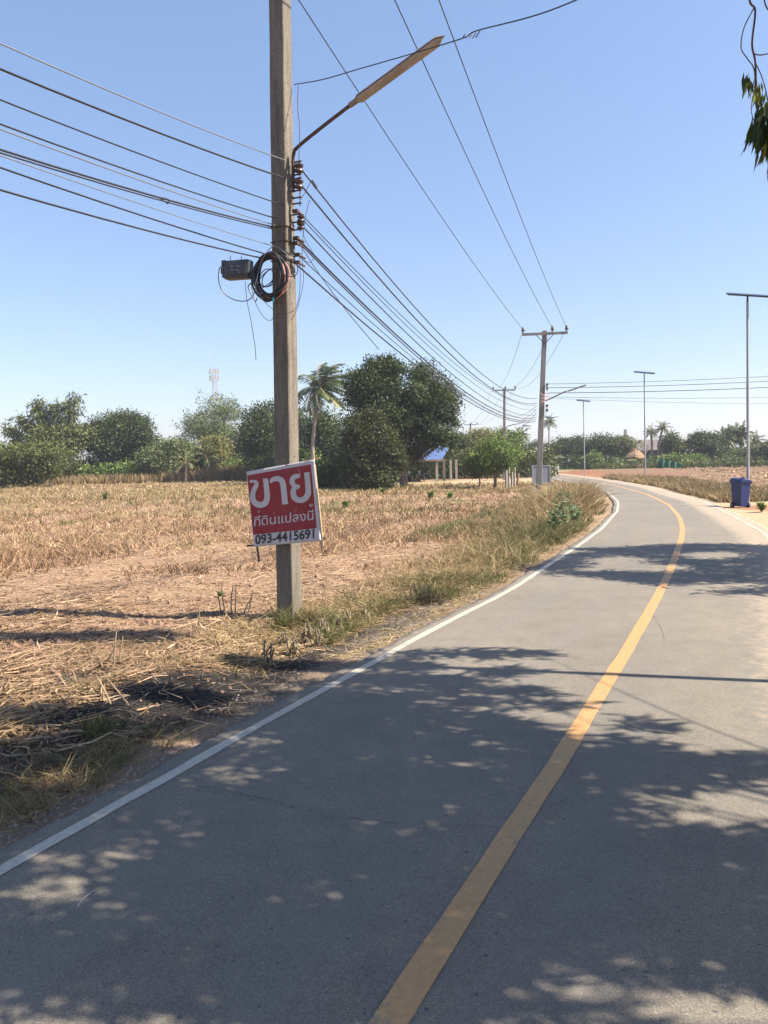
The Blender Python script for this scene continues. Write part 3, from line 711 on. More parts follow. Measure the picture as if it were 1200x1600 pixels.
def small_lamp(pts, d, label, r=.035):
    P = [D(x, y, d) for x, y in pts]; e = empty('street_lamp', P[0], label, 'street lamp', 'fluorescent street lamps on poles')
    m = MB(); m.tube(smoothpts(P[:-1], 4), r * .8, 8); m.build('arm', M['rust'], e, True)
    a_, b_ = P[-2], P[-1]; ax_ = (b_ - a_) / np.linalg.norm(b_ - a_)
    trough(a_, ax_, np.linalg.norm(b_ - a_), .08, .06, np.array([0, 1., 0]), np.cross(ax_, [0, 1., 0]) * np.sign(np.cross(ax_, [0, 1., 0])[2]) * -1).build('housing', M['lamp_metal'], e, True)
small_lamp([(852, 626), (858, 624), (870, 618), (885, 611), (917, 600)], 35.4, 'thin slanted street lamp on the pole with the crossarm at the bend')

# MV conductors overhead
GM = 'high voltage wires between crossarms'
for k, (px, b, lb) in enumerate(((467, mv2[0], 'overhead wire, left of the three crossing the sky above the road'), (617, mv2[1], 'overhead wire, middle of the three crossing the sky above the road'),
                  (686, mv2[2], 'overhead wire, right of the three crossing the sky above the road'))):
    a = D(px, 0, 12.0); dd = (a - b) / (b[1] - a[1]); st_ = a + dd * 12; a2 = st_
    L = sagline(b, a2, 0, 24); LL = []
    tA = (b[1] - a[1]) / (b[1] - a2[1])
    for i, p in enumerate(L):
        t = i / 24; p = p.copy(); p[2] -= .45 * 4 * t * (1 - t) - .45 * 4 * tA * (1 - tA) * t / tA * 1.0 if t <= tA else .45 * 4 * tA * (1 - tA) - .45 * 4 * tA * (1 - tA) ; LL.append(p)
    wire(LL, .0085, 'grey_cable' if 0 else 'black_rubber', lb, GM, 'overhead_wire', 'wire')

# low cables from pole one to pole two
GR = 'cables sagging from the nearest pole to the pole at the bend'
RW = [((470, 264), (839, 622), .80, .010, 'black cable, highest of those sagging right from the nearest pole'),
      ((470, 289), (839, 630), .80, .012, 'thick black cable, second of those sagging right from the nearest pole'),
      ((470, 334), (838, 634), .62, .006, 'thin cable starting beside the small lower insulators, right of the pole'),
      ((470, 340), (838, 640), .66, .006, 'thin cable running just under its thin twin right of the pole'),
      ((473, 354), (838, 648), .70, .009, 'dark cable leaving the lowest spool insulator to the right'),
      ((464, 372), (838, 652), .72, .013, 'thickest black cable leaving the bracket halfway down to the coil'),
      ((464, 376), (837, 655), .74, .009, 'black cable hugging the underside of the thickest cable'),
      ((463, 396), (837, 657), .66, .006, 'thin cable leaving the pole level with the top of the coil'),
      ((464, 414), (836, 659), .62, .011, 'lowest black cable sagging right from beside the coil')]
for (a, b, sg, r_, lb) in RW:
    wire(sagline(D(*a, 9.82), D(*b, 35.4), sg, 20), r_, 'black_rubber', lb, GR)
m = MB(); c = D(487, 283, 10.7); m.tube([c, c + RD * .12 - UZ * .05], .02, 6); tag(m.build('wire_connector', M['black_rubber'], smooth=True), 'small black connector on the highest cable right of the pole', 'connector')
# drop wires
wire(smoothpts([D(460, 132, 9.9), D(505, 124, 9.6), D(560, 108, 9.2), D(640, 85, 8.6), D(722, 60, 7.8), D(745, 48, 7.6), D(830, 26, 7.0), D(905, -2, 6.5), D(1100, -90, 5.2), D(1500, -300, 3.9)], 6), .006,
     'black_rubber', 'kinked black wire crossing above the slanted street lamp to the top edge', 'loose wires around the nearest pole', 'drop_wire', 'wire')
m = MB(); c = D(735, 53, 7.7)
for k in range(5): m.tube([c + [-.07 + .03 * k, 0, -.03 + random.uniform(-.01, .01)], c + [-.05 + .035 * k, .01, .05 * random.random()]], .005, 5)
tag(m.build('wire_tie', M['black_rubber']), 'twisted tie on the kinked wire near the lamp head', 'wire tie')
GD = 'loose wires around the nearest pole'
def loose(pts, lb, r=.004, d=10.0, mat='black_rubber'):
    wire(smoothpts([D(x, y, d - .38) for x, y in pts], 7), r, mat, lb, GD, 'drop_wire', 'wire')
loose([(466, 134), (465, 165), (468, 200), (467, 250)], 'thin wire hanging straight down behind the slanted lamp arm')
loose([(352, 413), (343, 420), (342, 440), (350, 458), (368, 469), (388, 469), (398, 455), (399, 440)], 'round loop of black wire hanging under the splice box', .006, 9.8)
loose([(383, 440), (386, 470), (392, 500), (396, 525), (399, 545), (400, 563)], 'long thin wire dangling below the splice box', .004, 9.8)
loose([(392, 443), (398, 470), (412, 495), (424, 500), (430, 485)], 'short slack wire curving from the box to the pole', .0035, 9.8)
loose([(398, 452), (420, 478), (440, 490), (458, 486), (466, 470), (469, 440), (468, 400)], 'slack wire looping beneath the cable coil', .0035, 9.85)
loose([(392, 442), (388, 450), (398, 470), (402, 466)], 'stubby bent wire end below the splice box corner', .007, 9.8)
loose([(484, 312), (478, 335), (474, 365), (472, 400), (474, 440), (465, 480), (455, 500)], 'thin wire falling along the road side of the pole', .0035, 10.1)
loose([(485, 285), (477, 300), (470, 312)], 'very short wire jumper beside the upper insulators', .0035, 10.1)
loose([(470, 342), (476, 372), (490, 398), (484, 410), (472, 405)], 'small wire loop beside the lower insulators', .0035, 10.1)
loose([(470, 384), (500, 430), (545, 490), (592, 546)], 'thin straight wire slanting down towards the big tree', .005, 11.0)
loose([(400, 440), (410, 405), (428, 385), (450, 398), (460, 400)], 'pale wire wrapped over the top of the coil', .005, 9.9, 'grey_cable')
loose([(440, 398), (452, 405), (462, 408), (465, 425), (455, 432), (436, 426)], 'dark wire wound around the pole behind the coil', .006, 10.0)

# third and fourth poles
B3 = D(788, 752, 70); B3[2] = 0; T3 = D(788, 607, 70)
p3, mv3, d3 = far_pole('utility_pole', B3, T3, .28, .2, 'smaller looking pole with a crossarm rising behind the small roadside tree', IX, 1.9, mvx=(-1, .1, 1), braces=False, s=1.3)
small_lamp([(790, 672), (792, 667), (800, 664), (811, 662), (823, 655)], 69.8, 'thin curved street lamp on the pole behind the small roadside tree', .045)
B4 = D(735, 740, 130); B4[2] = 0; T4 = D(735, 662, 130)
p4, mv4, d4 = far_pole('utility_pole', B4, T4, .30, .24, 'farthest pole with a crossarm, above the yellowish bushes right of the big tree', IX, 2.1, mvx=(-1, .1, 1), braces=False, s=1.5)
for k in range(3):
    wire(sagline(mv2[k], mv3[k], .9, 16), .010, 'grey_cable', ('left', 'middle', 'right')[k] + ' thin wire drooping between the bend pole and the pole behind the small tree', GM, 'overhead_wire', 'wire')
    wire(sagline(mv3[k], mv4[k], 1.2, 12), .012, 'grey_cable', ('left', 'middle', 'right')[k] + ' faint wire drooping from the pole behind the small tree to the farthest pole', GM, 'overhead_wire', 'wire')
for k, (ya, yb) in enumerate(((650, 640), (655, 650), (660, 668))):
    wire(sagline(D(838, ya - 15, 35.6), D(789, yb, 69.9), .5, 12), .010, 'black_rubber', ('upper', 'middle', 'lower')[k] + ' low cable linking the bend pole to the pole behind the small tree', 'low cables beyond the bend', 'overhead_cable', 'cable')
for k, (yl, yr, r_) in enumerate(((600, 581, .010), (606, 590, .013), (614, 601, .016), (620, 611, .008), (622, 628, .006))):
    wire(sagline(D(856, yl, 35.6), D(1500, yr - 18 + (k > 2) * 14, 46), .25, 14), r_, 'black_rubber', ('topmost', 'second', 'third', 'fourth', 'lowest')[k] + ' of the cables stretching right from the bend pole across the sky',
         'cables stretching right from the bend pole', 'overhead_cable', 'cable')

# ------------------------------------------------------------------ solar street lights
def solar(px, yb, yt, d, label, pw=1.15, yaw=R(-12), base=None, hgt=None, tilt=R(13)):
    B = D(px, yb, d) if base is None else np.array(base, float)
    B[2] = float(gz(B[0], B[1])); H_ = (D(px, yt, d)[2] - B[2]) if hgt is None else hgt
    lean = -.012; e = empty('solar_street_light', B, label, 'solar street light', 'solar street lights along the road')
    tp = B + [H_ * lean, 0, H_]
    m = MB(); m.tube([B - [0, 0, .2], B + [H_ * lean * .6, 0, H_ * .6]], .052, 12); m.tube([B + [H_ * lean * .6, 0, H_ * .6], tp - [0, 0, .25]], .045, 12); m.build('pole', M['steel'], e, True)
    m = MB(); m.tube([tp - [0, 0, .5], tp - [0, 0, .02]], .035, 10); m.build('bracket', M['dark_plastic'], e, True)
    ca, sa = math.cos(yaw), math.sin(yaw); ct, st_ = math.cos(tilt), math.sin(tilt)
    X_ = np.array([ca * ct, sa * ct, -st_ * .55]); X_ /= np.linalg.norm(X_); Y_ = np.array([-sa, ca, .30]); Y_ -= X_ * (Y_ @ X_); Y_ /= np.linalg.norm(Y_); Z_ = np.cross(X_, Y_)
    m = MB(); m.box(tp, (pw, .40, .065), (X_, Y_, Z_)); m.build('panel', M['solar'], e, bevel=.01)
    m = MB()
    for k in range(4): m.box(tp - X_ * (.16 + .09 * k) - Z_ * .026, (.05, .2, .01), (X_, Y_, Z_))
    m.build('lamp_strip', M['tape'], e)
    m = MB(); m.box(B + [0, 0, .01], (.24, .24, .02)); m.build('base_plate', M['steel'], e)
    return e
solar(1169, 793, 461, 29.4, 'tall solar street light rising directly behind the blue bin', 1.42)
solar(1008.5, 748, 582, 60, 'solar street light in the grass right of the bend, left of the two tall palms', 1.5)
solar(913.5, 747, 626, 80, 'solar street light between the bend pole and the thatched hut', 1.35)
solar(859, 745, 652, 104, 'distant solar street light just right of the bend pole', 1.2)
solar(824.5, 745, 665, 122, 'distant solar street light just left of the bend pole', 1.2)
solar(800, 740, 677, 150, 'faintest solar street light, over the small roadside tree', 1.2)
nb = np.array([5.75, 6.13, 0]); solar(0, 0, 0, 0, 'solar street light outside the picture whose shadow crosses the road', 1.4, base=nb, hgt=7.3)

# ------------------------------------------------------------------ wheelie bin
BB = D(1157, 791.5, 29.0); BB[2] = float(gz(BB[0], BB[1]))
bn_ = empty('wheelie_bin', BB, 'dark blue wheelie bin with a dented lid beside the solar light pole', 'bin')
ya = R(14); AX = (np.array([math.cos(ya), math.sin(ya), 0]), np.array([-math.sin(ya), math.cos(ya), 0]), UZ)
def loc(x, y, z): return BB + AX[0] * x + AX[1] * y + AX[2] * z
def frustum(m, z0, z1, a0, b0, a1, b1):
    vs = [loc(sx * a, sy * b, z) for z, a, b in ((z0, a0, b0), (z1, a1, b1)) for sx, sy in ((-1, -1), (1, -1), (1, 1), (-1, 1))]
    m.add(vs, [(0, 3, 2, 1), (4, 5, 6, 7), (0, 1, 5, 4), (1, 2, 6, 5), (2, 3, 7, 6), (3, 0, 4, 7)])
m = MB(); frustum(m, .06, .90, .17, .22, .21, .28); m.build('body', M['blue_plastic'], bn_, bevel=.02)
m = MB(); frustum(m, .88, .94, .235, .31, .24, .315); m.build('rim', M['blue_plastic'], bn_, bevel=.012)
m = MB(); prof = []
for k in range(9):
    th = math.pi * k / 8; prof.append((math.cos(th) * .23, .94 + math.sin(th) * .13 * (1.15 if k > 4 else .8)))
vs = [loc(x, y, z + (.02 if y > 0 else 0)) for y in (-.33, .33) for x, z in prof]
m.add(vs, [(i, i + 1, 10 + i, 9 + i) for i in range(8)] + [tuple(range(9))[::-1], tuple(range(9, 18))] + [(0, 9, 17, 8)]); m.build('lid', M['blue_plastic'], bn_, True, .01)
m = MB(); m.box(loc(-.06, -.2, 1.09), (.05, .2, .04), AX); m.build('lid_handle', M['blue_plastic'], bn_, bevel=.01)
m = MB(); m.tube([loc(-.22, .34, .96), loc(.22, .34, .96)], .018, 8); m.build('handle', M['blue_plastic'], bn_, True)
for sx in (-.19, .19):
    w_ = MB(); w_.lathe(loc(sx - .03, -.16 if sx > 0 else .2, .1), [(.05, 0), (.1, .003), (.1, .055), (.05, .06)], 16, (AX[1], AX[2], AX[0])); w = w_.build('wheel', M['tyre'], bn_)
    w_ = MB(); w_.lathe(loc(sx - .032, -.16 if sx > 0 else .2, .1), [(.045, 0), (.045, .066)], 12, (AX[1], AX[2], AX[0])); w_.build('hub', M['steel'], w)

# blank board behind the bend pole
d = 42; c0, c1, c2_, c3 = (832, 728), (859.5, 728), (859.5, 754), (832, 754)
bo = empty('notice_board', [D(846, 765, d)[0], D(846, 765, d)[1], 0], 'grey rectangular board seen from behind, standing behind the pole at the bend', 'sign board')
a = D(832, 728, d); b = D(859.5, 754, d); cx = (a + b) / 2
m = MB(); m.box(cx, (b[0] - a[0], .03, a[2] - b[2])); m.build('panel', M['board_grey'], bo)
m = MB(); w_ = b[0] - a[0]; h_ = a[2] - b[2]
for s in (-1, 1):
    m.box(cx + [s * w_ / 2, -.01, 0], (.045, .06, h_ + .05)); m.box(cx + [0, -.012, s * h_ / 2], (w_, .055, .045))
m.build('frame', M['steel'], bo)
for s in (-1, 1):
    m = MB(); m.tube([cx + [s * w_ * .49, .05, h_ * .5], [cx[0] + s * w_ * .49, cx[1] + .05, -.1]], .03, 8); m.build('post', M['steel'], bo, True)

# ------------------------------------------------------------------ motor tricycle with canopy and rider
TB = D(863, 743.5, 84); TB[2] = ROADZ
tri = empty('motor_tricycle', TB, 'canopied motor tricycle coming along the road behind the grey board', 'tricycle')
def tl(x, y, z): return TB + np.array([x, y, z])
for nm_, x_, y_ in (('w', .35, -.75), ('w', .35, .75), ('w', -.75, .55)):
    w_ = MB(); w_.lathe(tl(x_ - .05, y_, .3), [(.2, 0), (.3, .015), (.3, .085), (.2, .1)], 18, (np.array([0, 1., 0]), UZ, np.array([1., 0, 0]))); w = w_.build('wheel', M['tyre'], tri)
    w_ = MB(); w_.lathe(tl(x_ - .055, y_, .3), [(.18, 0), (.18, .11)], 12, (np.array([0, 1., 0]), UZ, np.array([1., 0, 0]))); w_.build('rim', M['chrome'], w)
m = MB(); m.tube(smoothpts([tl(.35, -.7, .32), tl(.35, -.5, .95), tl(.35, -.45, 1.05)], 4), .04, 8); m.build('fork', M['chrome'], tri)
m = MB(); m.tube([tl(.08, -.42, 1.05), tl(.35, -.5, 1.0), tl(.62, -.42, 1.05)], .02, 6); m.build('handlebar', M['rust'], tri)
m = MB(); m.lathe(tl(.35, -.62, .88), [(.03, 0), (.09, .04), (.1, .12), (.04, .2)], 12, (np.array([1., 0, 0]), UZ, np.array([0, 1., 0]))); m.build('headlight', M['chrome'], tri, True)
m = MB(); m.box(tl(.35, .15, .68), (.28, 1.1, .3)); m.build('body', M['cream'], tri, bevel=.08)
m = MB(); m.box(tl(.35, -.58, .62), (.5, .05, .55)); m.build('leg_shield', M['tape'], tri, bevel=.02)
m = MB(); m.box(tl(-.72, .2, .55), (1.15, 1.5, .08)); m.box(tl(-.72, -.53, .8), (1.15, .04, .5)); m.box(tl(-1.28, .2, .8), (.04, 1.5, .5)); m.box(tl(-.72, .94, .8), (1.15, .04, .5)); m.build('side_tray', M['steel'], tri)
for x_, y_ in ((-1.25, -.5), (-1.25, .9), (.62, -.35), (.62, .9)):
    m = MB(); m.tube([tl(x_, y_, .6), tl(x_, y_, 1.85)], .02, 6); m.build('canopy_post', M['steel'], tri)
m = MB(); k = 13; vs = []
for j, y_ in enumerate((-.75, 1.1)):
    for i in range(k):
        t = i / (k - 1); vs.append(tl(-1.5 + 2.6 * t, y_, 1.8 + .24 * math.sin(math.pi * t)))
m.add(vs, [(i, i + 1, k + i + 1, k + i) for i in range(k - 1)]); cn = m.build('canopy', M['cream'], tri, True); s_ = cn.modifiers.new('t', 'SOLIDIFY'); s_.thickness = .04
def skin_body(name, joints, edges, mat, label=None, cat=None, parent=None):
    me = bpy.data.meshes.new(name); me.from_pydata([tuple(j[0]) for j in joints], edges, []); o = bpy.data.objects.new(name, me); COL.objects.link(o); me.materials.append(mat)
    if parent is not None: o.parent = parent; me.transform(Matrix.Translation(-parent_loc(parent)))
    m_ = o.modifiers.new('skin', 'SKIN'); sv = me.skin_vertices[0].data
    for i, j in enumerate(joints): sv[i].radius = (j[1], j[1] * (j[2] if len(j) > 2 else 1)); sv[i].use_root = (i == 0)
    s__ = o.modifiers.new('sub', 'SUBSURF'); s__.levels = 1; s__.render_levels = 2
    return tag(o, label, cat)
J = [(tl(.35, .15, .9), .15), (tl(.35, .1, 1.15), .15), (tl(.35, .05, 1.35), .17), (tl(.35, .03, 1.45), .06), (tl(.35, 0, 1.53), .09), (tl(.35, -.01, 1.66), .08),
     (tl(.17, .03, 1.36), .06), (tl(.08, -.15, 1.15), .045), (tl(.14, -.38, 1.08), .03), (tl(.53, .03, 1.36), .06), (tl(.62, -.15, 1.15), .045), (tl(.57, -.38, 1.08), .03),
     (tl(.2, -.25, .85), .08), (tl(.18, -.32, .45), .05), (tl(.18, -.42, .38), .04), (tl(.5, -.25, .85), .08), (tl(.52, -.32, .45), .05), (tl(.52, -.42, .38), .04)]
skin_body('person', J, [(0, 1), (1, 2), (2, 3), (3, 4), (4, 5), (2, 6), (6, 7), (7, 8), (2, 9), (9, 10), (10, 11), (0, 12), (12, 13), (13, 14), (0, 15), (15, 16), (16, 17)], M['dark_cloth'],
          'person in dark clothes riding the canopied tricycle', 'person')

# ------------------------------------------------------------------ open shelter with a blue roof, motorbikes under it
SB = D(665, 753, 70); SB[2] = 0
sh = empty('open_shelter', SB, 'open shelter with a blue metal roof and pale posts half hidden by the big tree', 'shelter')
def hl(x, y, z): return SB + np.array([x, y, z])
for x_, y_ in ((1.0, 0), (1.75, 1.5), (2.5, 3.3), (3.2, 5.3), (-5, 0), (-4.5, 3), (-4, 6), (-2, 0)):
    m = MB(); m.box(hl(x_, y_, .93), (.22, .22, 1.86)); m.build('post', M['pale_concrete'], sh)
m = MB(); nn = 60; vs = []
for j in range(2):
    for i in range(nn + 1):
        vs.append(hl(-5.5 + 6.9 * i / nn + j * 1.3, -.9 + j * 7, 1.9 + j * 1.25 + (.04 if i % 2 else 0)))
m.add(vs, [(i, i + 1, nn + 2 + i, nn + 1 + i) for i in range(nn)]); rf = m.build('roof', M['bluetin'], sh); rf.modifiers.new('t', 'SOLIDIFY').thickness = .02
m = MB(); m.box(hl(-1.9, -.85, 1.84), (7.2, .1, .14)); m.build('eave_beam', M['wood'], sh)
def motorbike(x, y, yaw, lb):
    o_ = SB + np.array([x, y, 0]); ca, sa = math.cos(yaw), math.sin(yaw)
    e = empty('motorbike', o_, lb, 'motorbike', 'motorbikes parked under the shelter')
    q = lambda a, b, z: o_ + np.array([a * ca - b * sa, a * sa + b * ca, z])
    fx, fy_ = np.array([ca, sa, 0]), np.array([-sa, ca, 0])
    for a_ in (-.6, .6):
        m = MB(); m.lathe(q(a_, -.04, .29), [(.21, 0), (.29, .02), (.29, .06), (.21, .08)], 16, (fx, UZ, fy_)); w = m.build('wheel', M['tyre'], e)
        m = MB(); m.lathe(q(a_, -.045, .29), [(.05, 0), (.05, .09)], 8, (fx, UZ, fy_)); m.build('rim', M['chrome'], w)
    m = MB(); m.tube([q(-.75, 0, .72), q(-.2, 0, .6), q(.1, 0, .42), q(.4, 0, .75)], [.1, .14, .13, .07], 8); m.build('body', M['dark_plastic'], e, True)
    m = MB(); m.box(q(-.35, 0, .79), (.75, .24, .09), (fx, fy_, UZ)); m.build('seat', M['tyre'], e, bevel=.03)
    m = MB(); m.tube([q(.6, 0, .3), q(.45, 0, .95)], .035, 7); m.build('fork', M['chrome'], e)
    m = MB(); m.tube([q(.38, -.32, 1.02), q(.46, 0, .97), q(.38, .32, 1.02)], .018, 6); m.build('handlebar', M['rust'], e)
    m = MB(); m.lathe(q(.5, 0, .85), [(.03, -.05), (.09, 0), (.08, .07)], 10, (fy_, UZ, fx)); m.build('headlight', M['chrome'], e, True)
motorbike(-1.6, .8, R(-70), 'dark motorbike parked under the shelter, left of the other'); motorbike(-.3, .9, R(-115), 'dark motorbike parked under the shelter, nearer its pale posts')

# short pale posts by the small tree
for k, (px, yt) in enumerate(((791, 735), (795, 733), (800, 734), (804, 733), (808, 739))):
    B = D(px, 757, 50 + k * 1.2); B[2] = float(gz(B[0], B[1])); T = D(px + (2 if k == 4 else 0), yt, B[1])
    m = MB(); m.tube([B - [0, 0, .1], T], .085, 6); o = m.build('fence_post', M['wood' if k == 4 else 'pale_concrete'])
    tag(o, ('leftmost pale post of the short row right of the small tree', 'second pale post from the small tree trunk', 'middle pale post of the short row by the small tree',
            'fourth pale post in the row, beside the dark one', 'dark leaning post ending the short row near the road')[k], 'post', 'short posts beside the small tree')

# ------------------------------------------------------------------ thatched hut, house, tower, mast, net
HB = D(992, 733, 97); HB[2] = float(gz(HB[0], HB[1]))
hu = empty('thatched_hut', HB, 'small open thatched hut on the red earth bank', 'hut')
def ul(x, y, z): return HB + np.array([x, y, z])
for x_, y_ in ((-.75, -.6), (.75, -.6), (-.75, .6), (.75, .6)):
    m = MB(); m.tube([ul(x_, y_, -.1), ul(x_, y_, 1.7)], .05, 6); m.build('post', M['wood'], hu)
m = MB(); m.box(ul(0, 0, .55), (1.6, 1.3, .1)); m.build('platform', M['wood'], hu)
m = MB(); n_ = 14; vs = []
for r_, z_ in ((1.15, 1.45), (.88, 1.8), (.5, 2.2), (.18, 2.5)):
    for j in range(n_):
        th = 2 * math.pi * j / n_ + .4; vs.append(ul(r_ * math.cos(th) * 1.15 + random.gauss(0, .05), r_ * math.sin(th) + random.gauss(0, .05), z_ + random.gauss(0, .04)))
m.add(vs, [(i * n_ + j, i * n_ + (j + 1) % n_, (i + 1) * n_ + (j + 1) % n_, (i + 1) * n_ + j) for i in range(3) for j in range(n_)] + [tuple(3 * n_ + j for j in range(n_))])
rf = m.build('thatch_roof', M['thatch'], hu); rf.modifiers.new('t', 'SOLIDIFY').thickness = .12
m = MB(); m.tube([ul(-.4, 0, 2.48), ul(.4, 0, 2.5)], .08, 7); m.build('ridge_roll', M['thatch'], hu)

def house(px, d, w, dp, hwall, hroof, label, wall, roofm, yaw=0, ybase=728):
    B = D(px, ybase, d); B[2] = 0; e = empty('house', B, label, 'house', 'distant houses')
    m = MB(); m.box(B + [0, 0, hwall / 2], (w, dp, hwall)); m.build('wall', M[wall], e)
    a_, b_ = w / 2 + .5, dp / 2 + .5
    vs = [B + np.array(q) for q in ((-a_, -b_, hwall), (a_, -b_, hwall), (a_, b_, hwall), (-a_, b_, hwall), (-a_, 0, hwall + hroof), (a_, 0, hwall + hroof))]
    m = MB(); m.add(vs, [(0, 1, 5, 4), (2, 3, 4, 5), (0, 4, 3), (1, 2, 5), (0, 3, 2, 1)]); m.build('roof', M[roofm], e)
    for k in range(2):
        c = B + [(k * 2 - 1) * w * .25, -dp / 2 - .02, hwall * .55]; m = MB(); m.box(c, (1.1, .06, 1.0)); f = m.build('window', M['dark_plastic'], e)
        m = MB()
        for s in (-1, 1): m.box(c + [s * .6, -.01, 0], (.1, .08, 1.2)); m.box(c + [0, -.012, s * .55], (1.1, .08, .1))
        m.build('frame', M['wood'], f)
    m = MB(); m.box(B + [0, -dp / 2 - .02, 1.0], (.9, .06, 2.0)); m.build('door', M['wood'], e)
house(1022, 128, 9, 6, 2.6, 1.7, 'low dark roofed house behind the two tall palms', 'darkroof', 'darkroof')
house(533, 74, 2.6, 3, 1.7, .5, 'small pale walled building glimpsed behind the bushes beside the coconut palm', 'palewall', 'darkroof', ybase=760)
house(880, 150, 16, 6, 2.4, 1.2, 'long low pale building under the dark trees past the bend', 'palewall', 'palewall')

TW = D(340, 735, 300); TW[2] = 0; tz = D(340, 575, 300)[2]
tw = empty('cell_tower', TW, 'slim lattice phone tower with antennas behind the tall airy tree', 'tower')
m = MB(); hw_ = 1.5; nseg = 18
def tp(k, j):
    z = tz * k / nseg; r_ = 2.4 * (1 - k / nseg) + .75 * k / nseg; a_ = math.pi / 4 + j * math.pi / 2; return TW + np.array([r_ * math.cos(a_), r_ * math.sin(a_), z])
for j in range(4):
    m.tube([tp(0, j), tp(nseg, j)], .11, 4)
    for k in range(nseg): m.tube([tp(k, j), tp(k + 1, (j + 1) % 4)], .05, 4); m.tube([tp(k + 1, j), tp(k, (j + 1) % 4)], .05, 4)
m.build('lattice_mast', M['tower_white'], tw)
for lv in (0, 2.6):
    for j in range(6):
        a_ = j * math.pi / 3; c = TW + np.array([1.7 * math.cos(a_), 1.7 * math.sin(a_), tz - 1.2 - lv]); m = MB(); m.box(c, (.45, .35, 2.0)); m.tube([c, TW + [0, 0, tz - 1.2 - lv]], .05, 4); m.build('antenna', M['tower_white'], tw)
m = MB(); m.tube([TW + [0, 0, tz - 1], TW + [0, 0, tz + 6]], .06, 4); m.build('lightning_rod', M['tower_white'], tw)
m = MB(); B = D(977, 728, 150); B[2] = 0; m.tube([B, D(977, 673, 150)], .16, 6); m.box(D(977, 676, 150), (.5, .3, 1.2)); tag(m.build('radio_mast', M['board_grey']), 'thin grey mast rising behind the bamboo trees left of the thatched hut', 'mast')
m = MB(); k = 24; P = [D(1028 + (1064 - 1028) * i / k, 728, 104) for i in range(k + 1)]; vs = []
for i, p in enumerate(P): vs += [(p[0], p[1] + .3 * math.sin(i), 0), (p[0], p[1] + .3 * math.sin(i), 1.35 * (1 - .5 * i / k) + .1 * math.sin(i * 2.1))]
m.add(vs, [(2 * i, 2 * i + 2, 2 * i + 3, 2 * i + 1) for i in range(k)]); ne = m.build('net_fence', M['greennet']); ne.modifiers.new('t', 'SOLIDIFY').thickness = .03
tag(ne, 'low green netting fence at the foot of the two tall palms', 'fence')

# ------------------------------------------------------------------ trees
def rand_unit(n): return unit(RNG.normal(size=(n, 3)))
def crown_pts(blobs, n, shell=.45, lumps=.0, seed=0):
    """points inside a set of ellipsoids, denser near the surfaces, gathered into twigs"""
    vol = np.array([b[3] * b[4] * b[5] for b in blobs]) ** .75; vol /= vol.sum()
    P = []; Nn = []
    for b, v in zip(blobs, vol):
        k = int(n * v) + 1; u = rand_unit(k); r_ = (shell + (1 - shell) * RNG.random(k)) ** .6
        r_ *= 1 + lumps * (RNG.random(k) - .3)
        P.append(np.array(b[:3]) + u * r_[:, None] * np.array(b[3:6])); Nn.append(unit(u / np.array(b[3:6])))
    return np.concatenate(P), np.concatenate(Nn)
def leaf_cloud(name, P, Nn, per, spread, L, W, mat, parent, droop=.25, tb=(0, 1), flat=.6):
    """leaves around twig points"""
    n = len(P) * per; Q = np.repeat(P, per, 0); NN = np.repeat(Nn, per, 0)
    ofs = RNG.normal(size=(n, 3)) * spread * [1, 1, .7]; Q = Q + ofs
    T = unit(RNG.normal(size=(n, 3)) + NN * .8 - np.array([0, 0, droop])); Nr = unit(RNG.normal(size=(n, 3)) * (1 - flat) + NN * flat * .6 + np.array([0, 0, flat]))
    Nr = unit(Nr - T * np.sum(Nr * T, 1, keepdims=True))
    s = .6 + .8 * RNG.random(n); V, F = leaf_geo(Q, T, Nr, L * s, W * s)
    tw = RNG.random(len(P)); ti = np.clip(np.repeat(tw, per) * .55 + RNG.random(n) * .45, 0, 1) * (tb[1] - tb[0]) + tb[0]
    return np_mesh(name, V, [F], mat, parent, np.repeat(ti, 4))
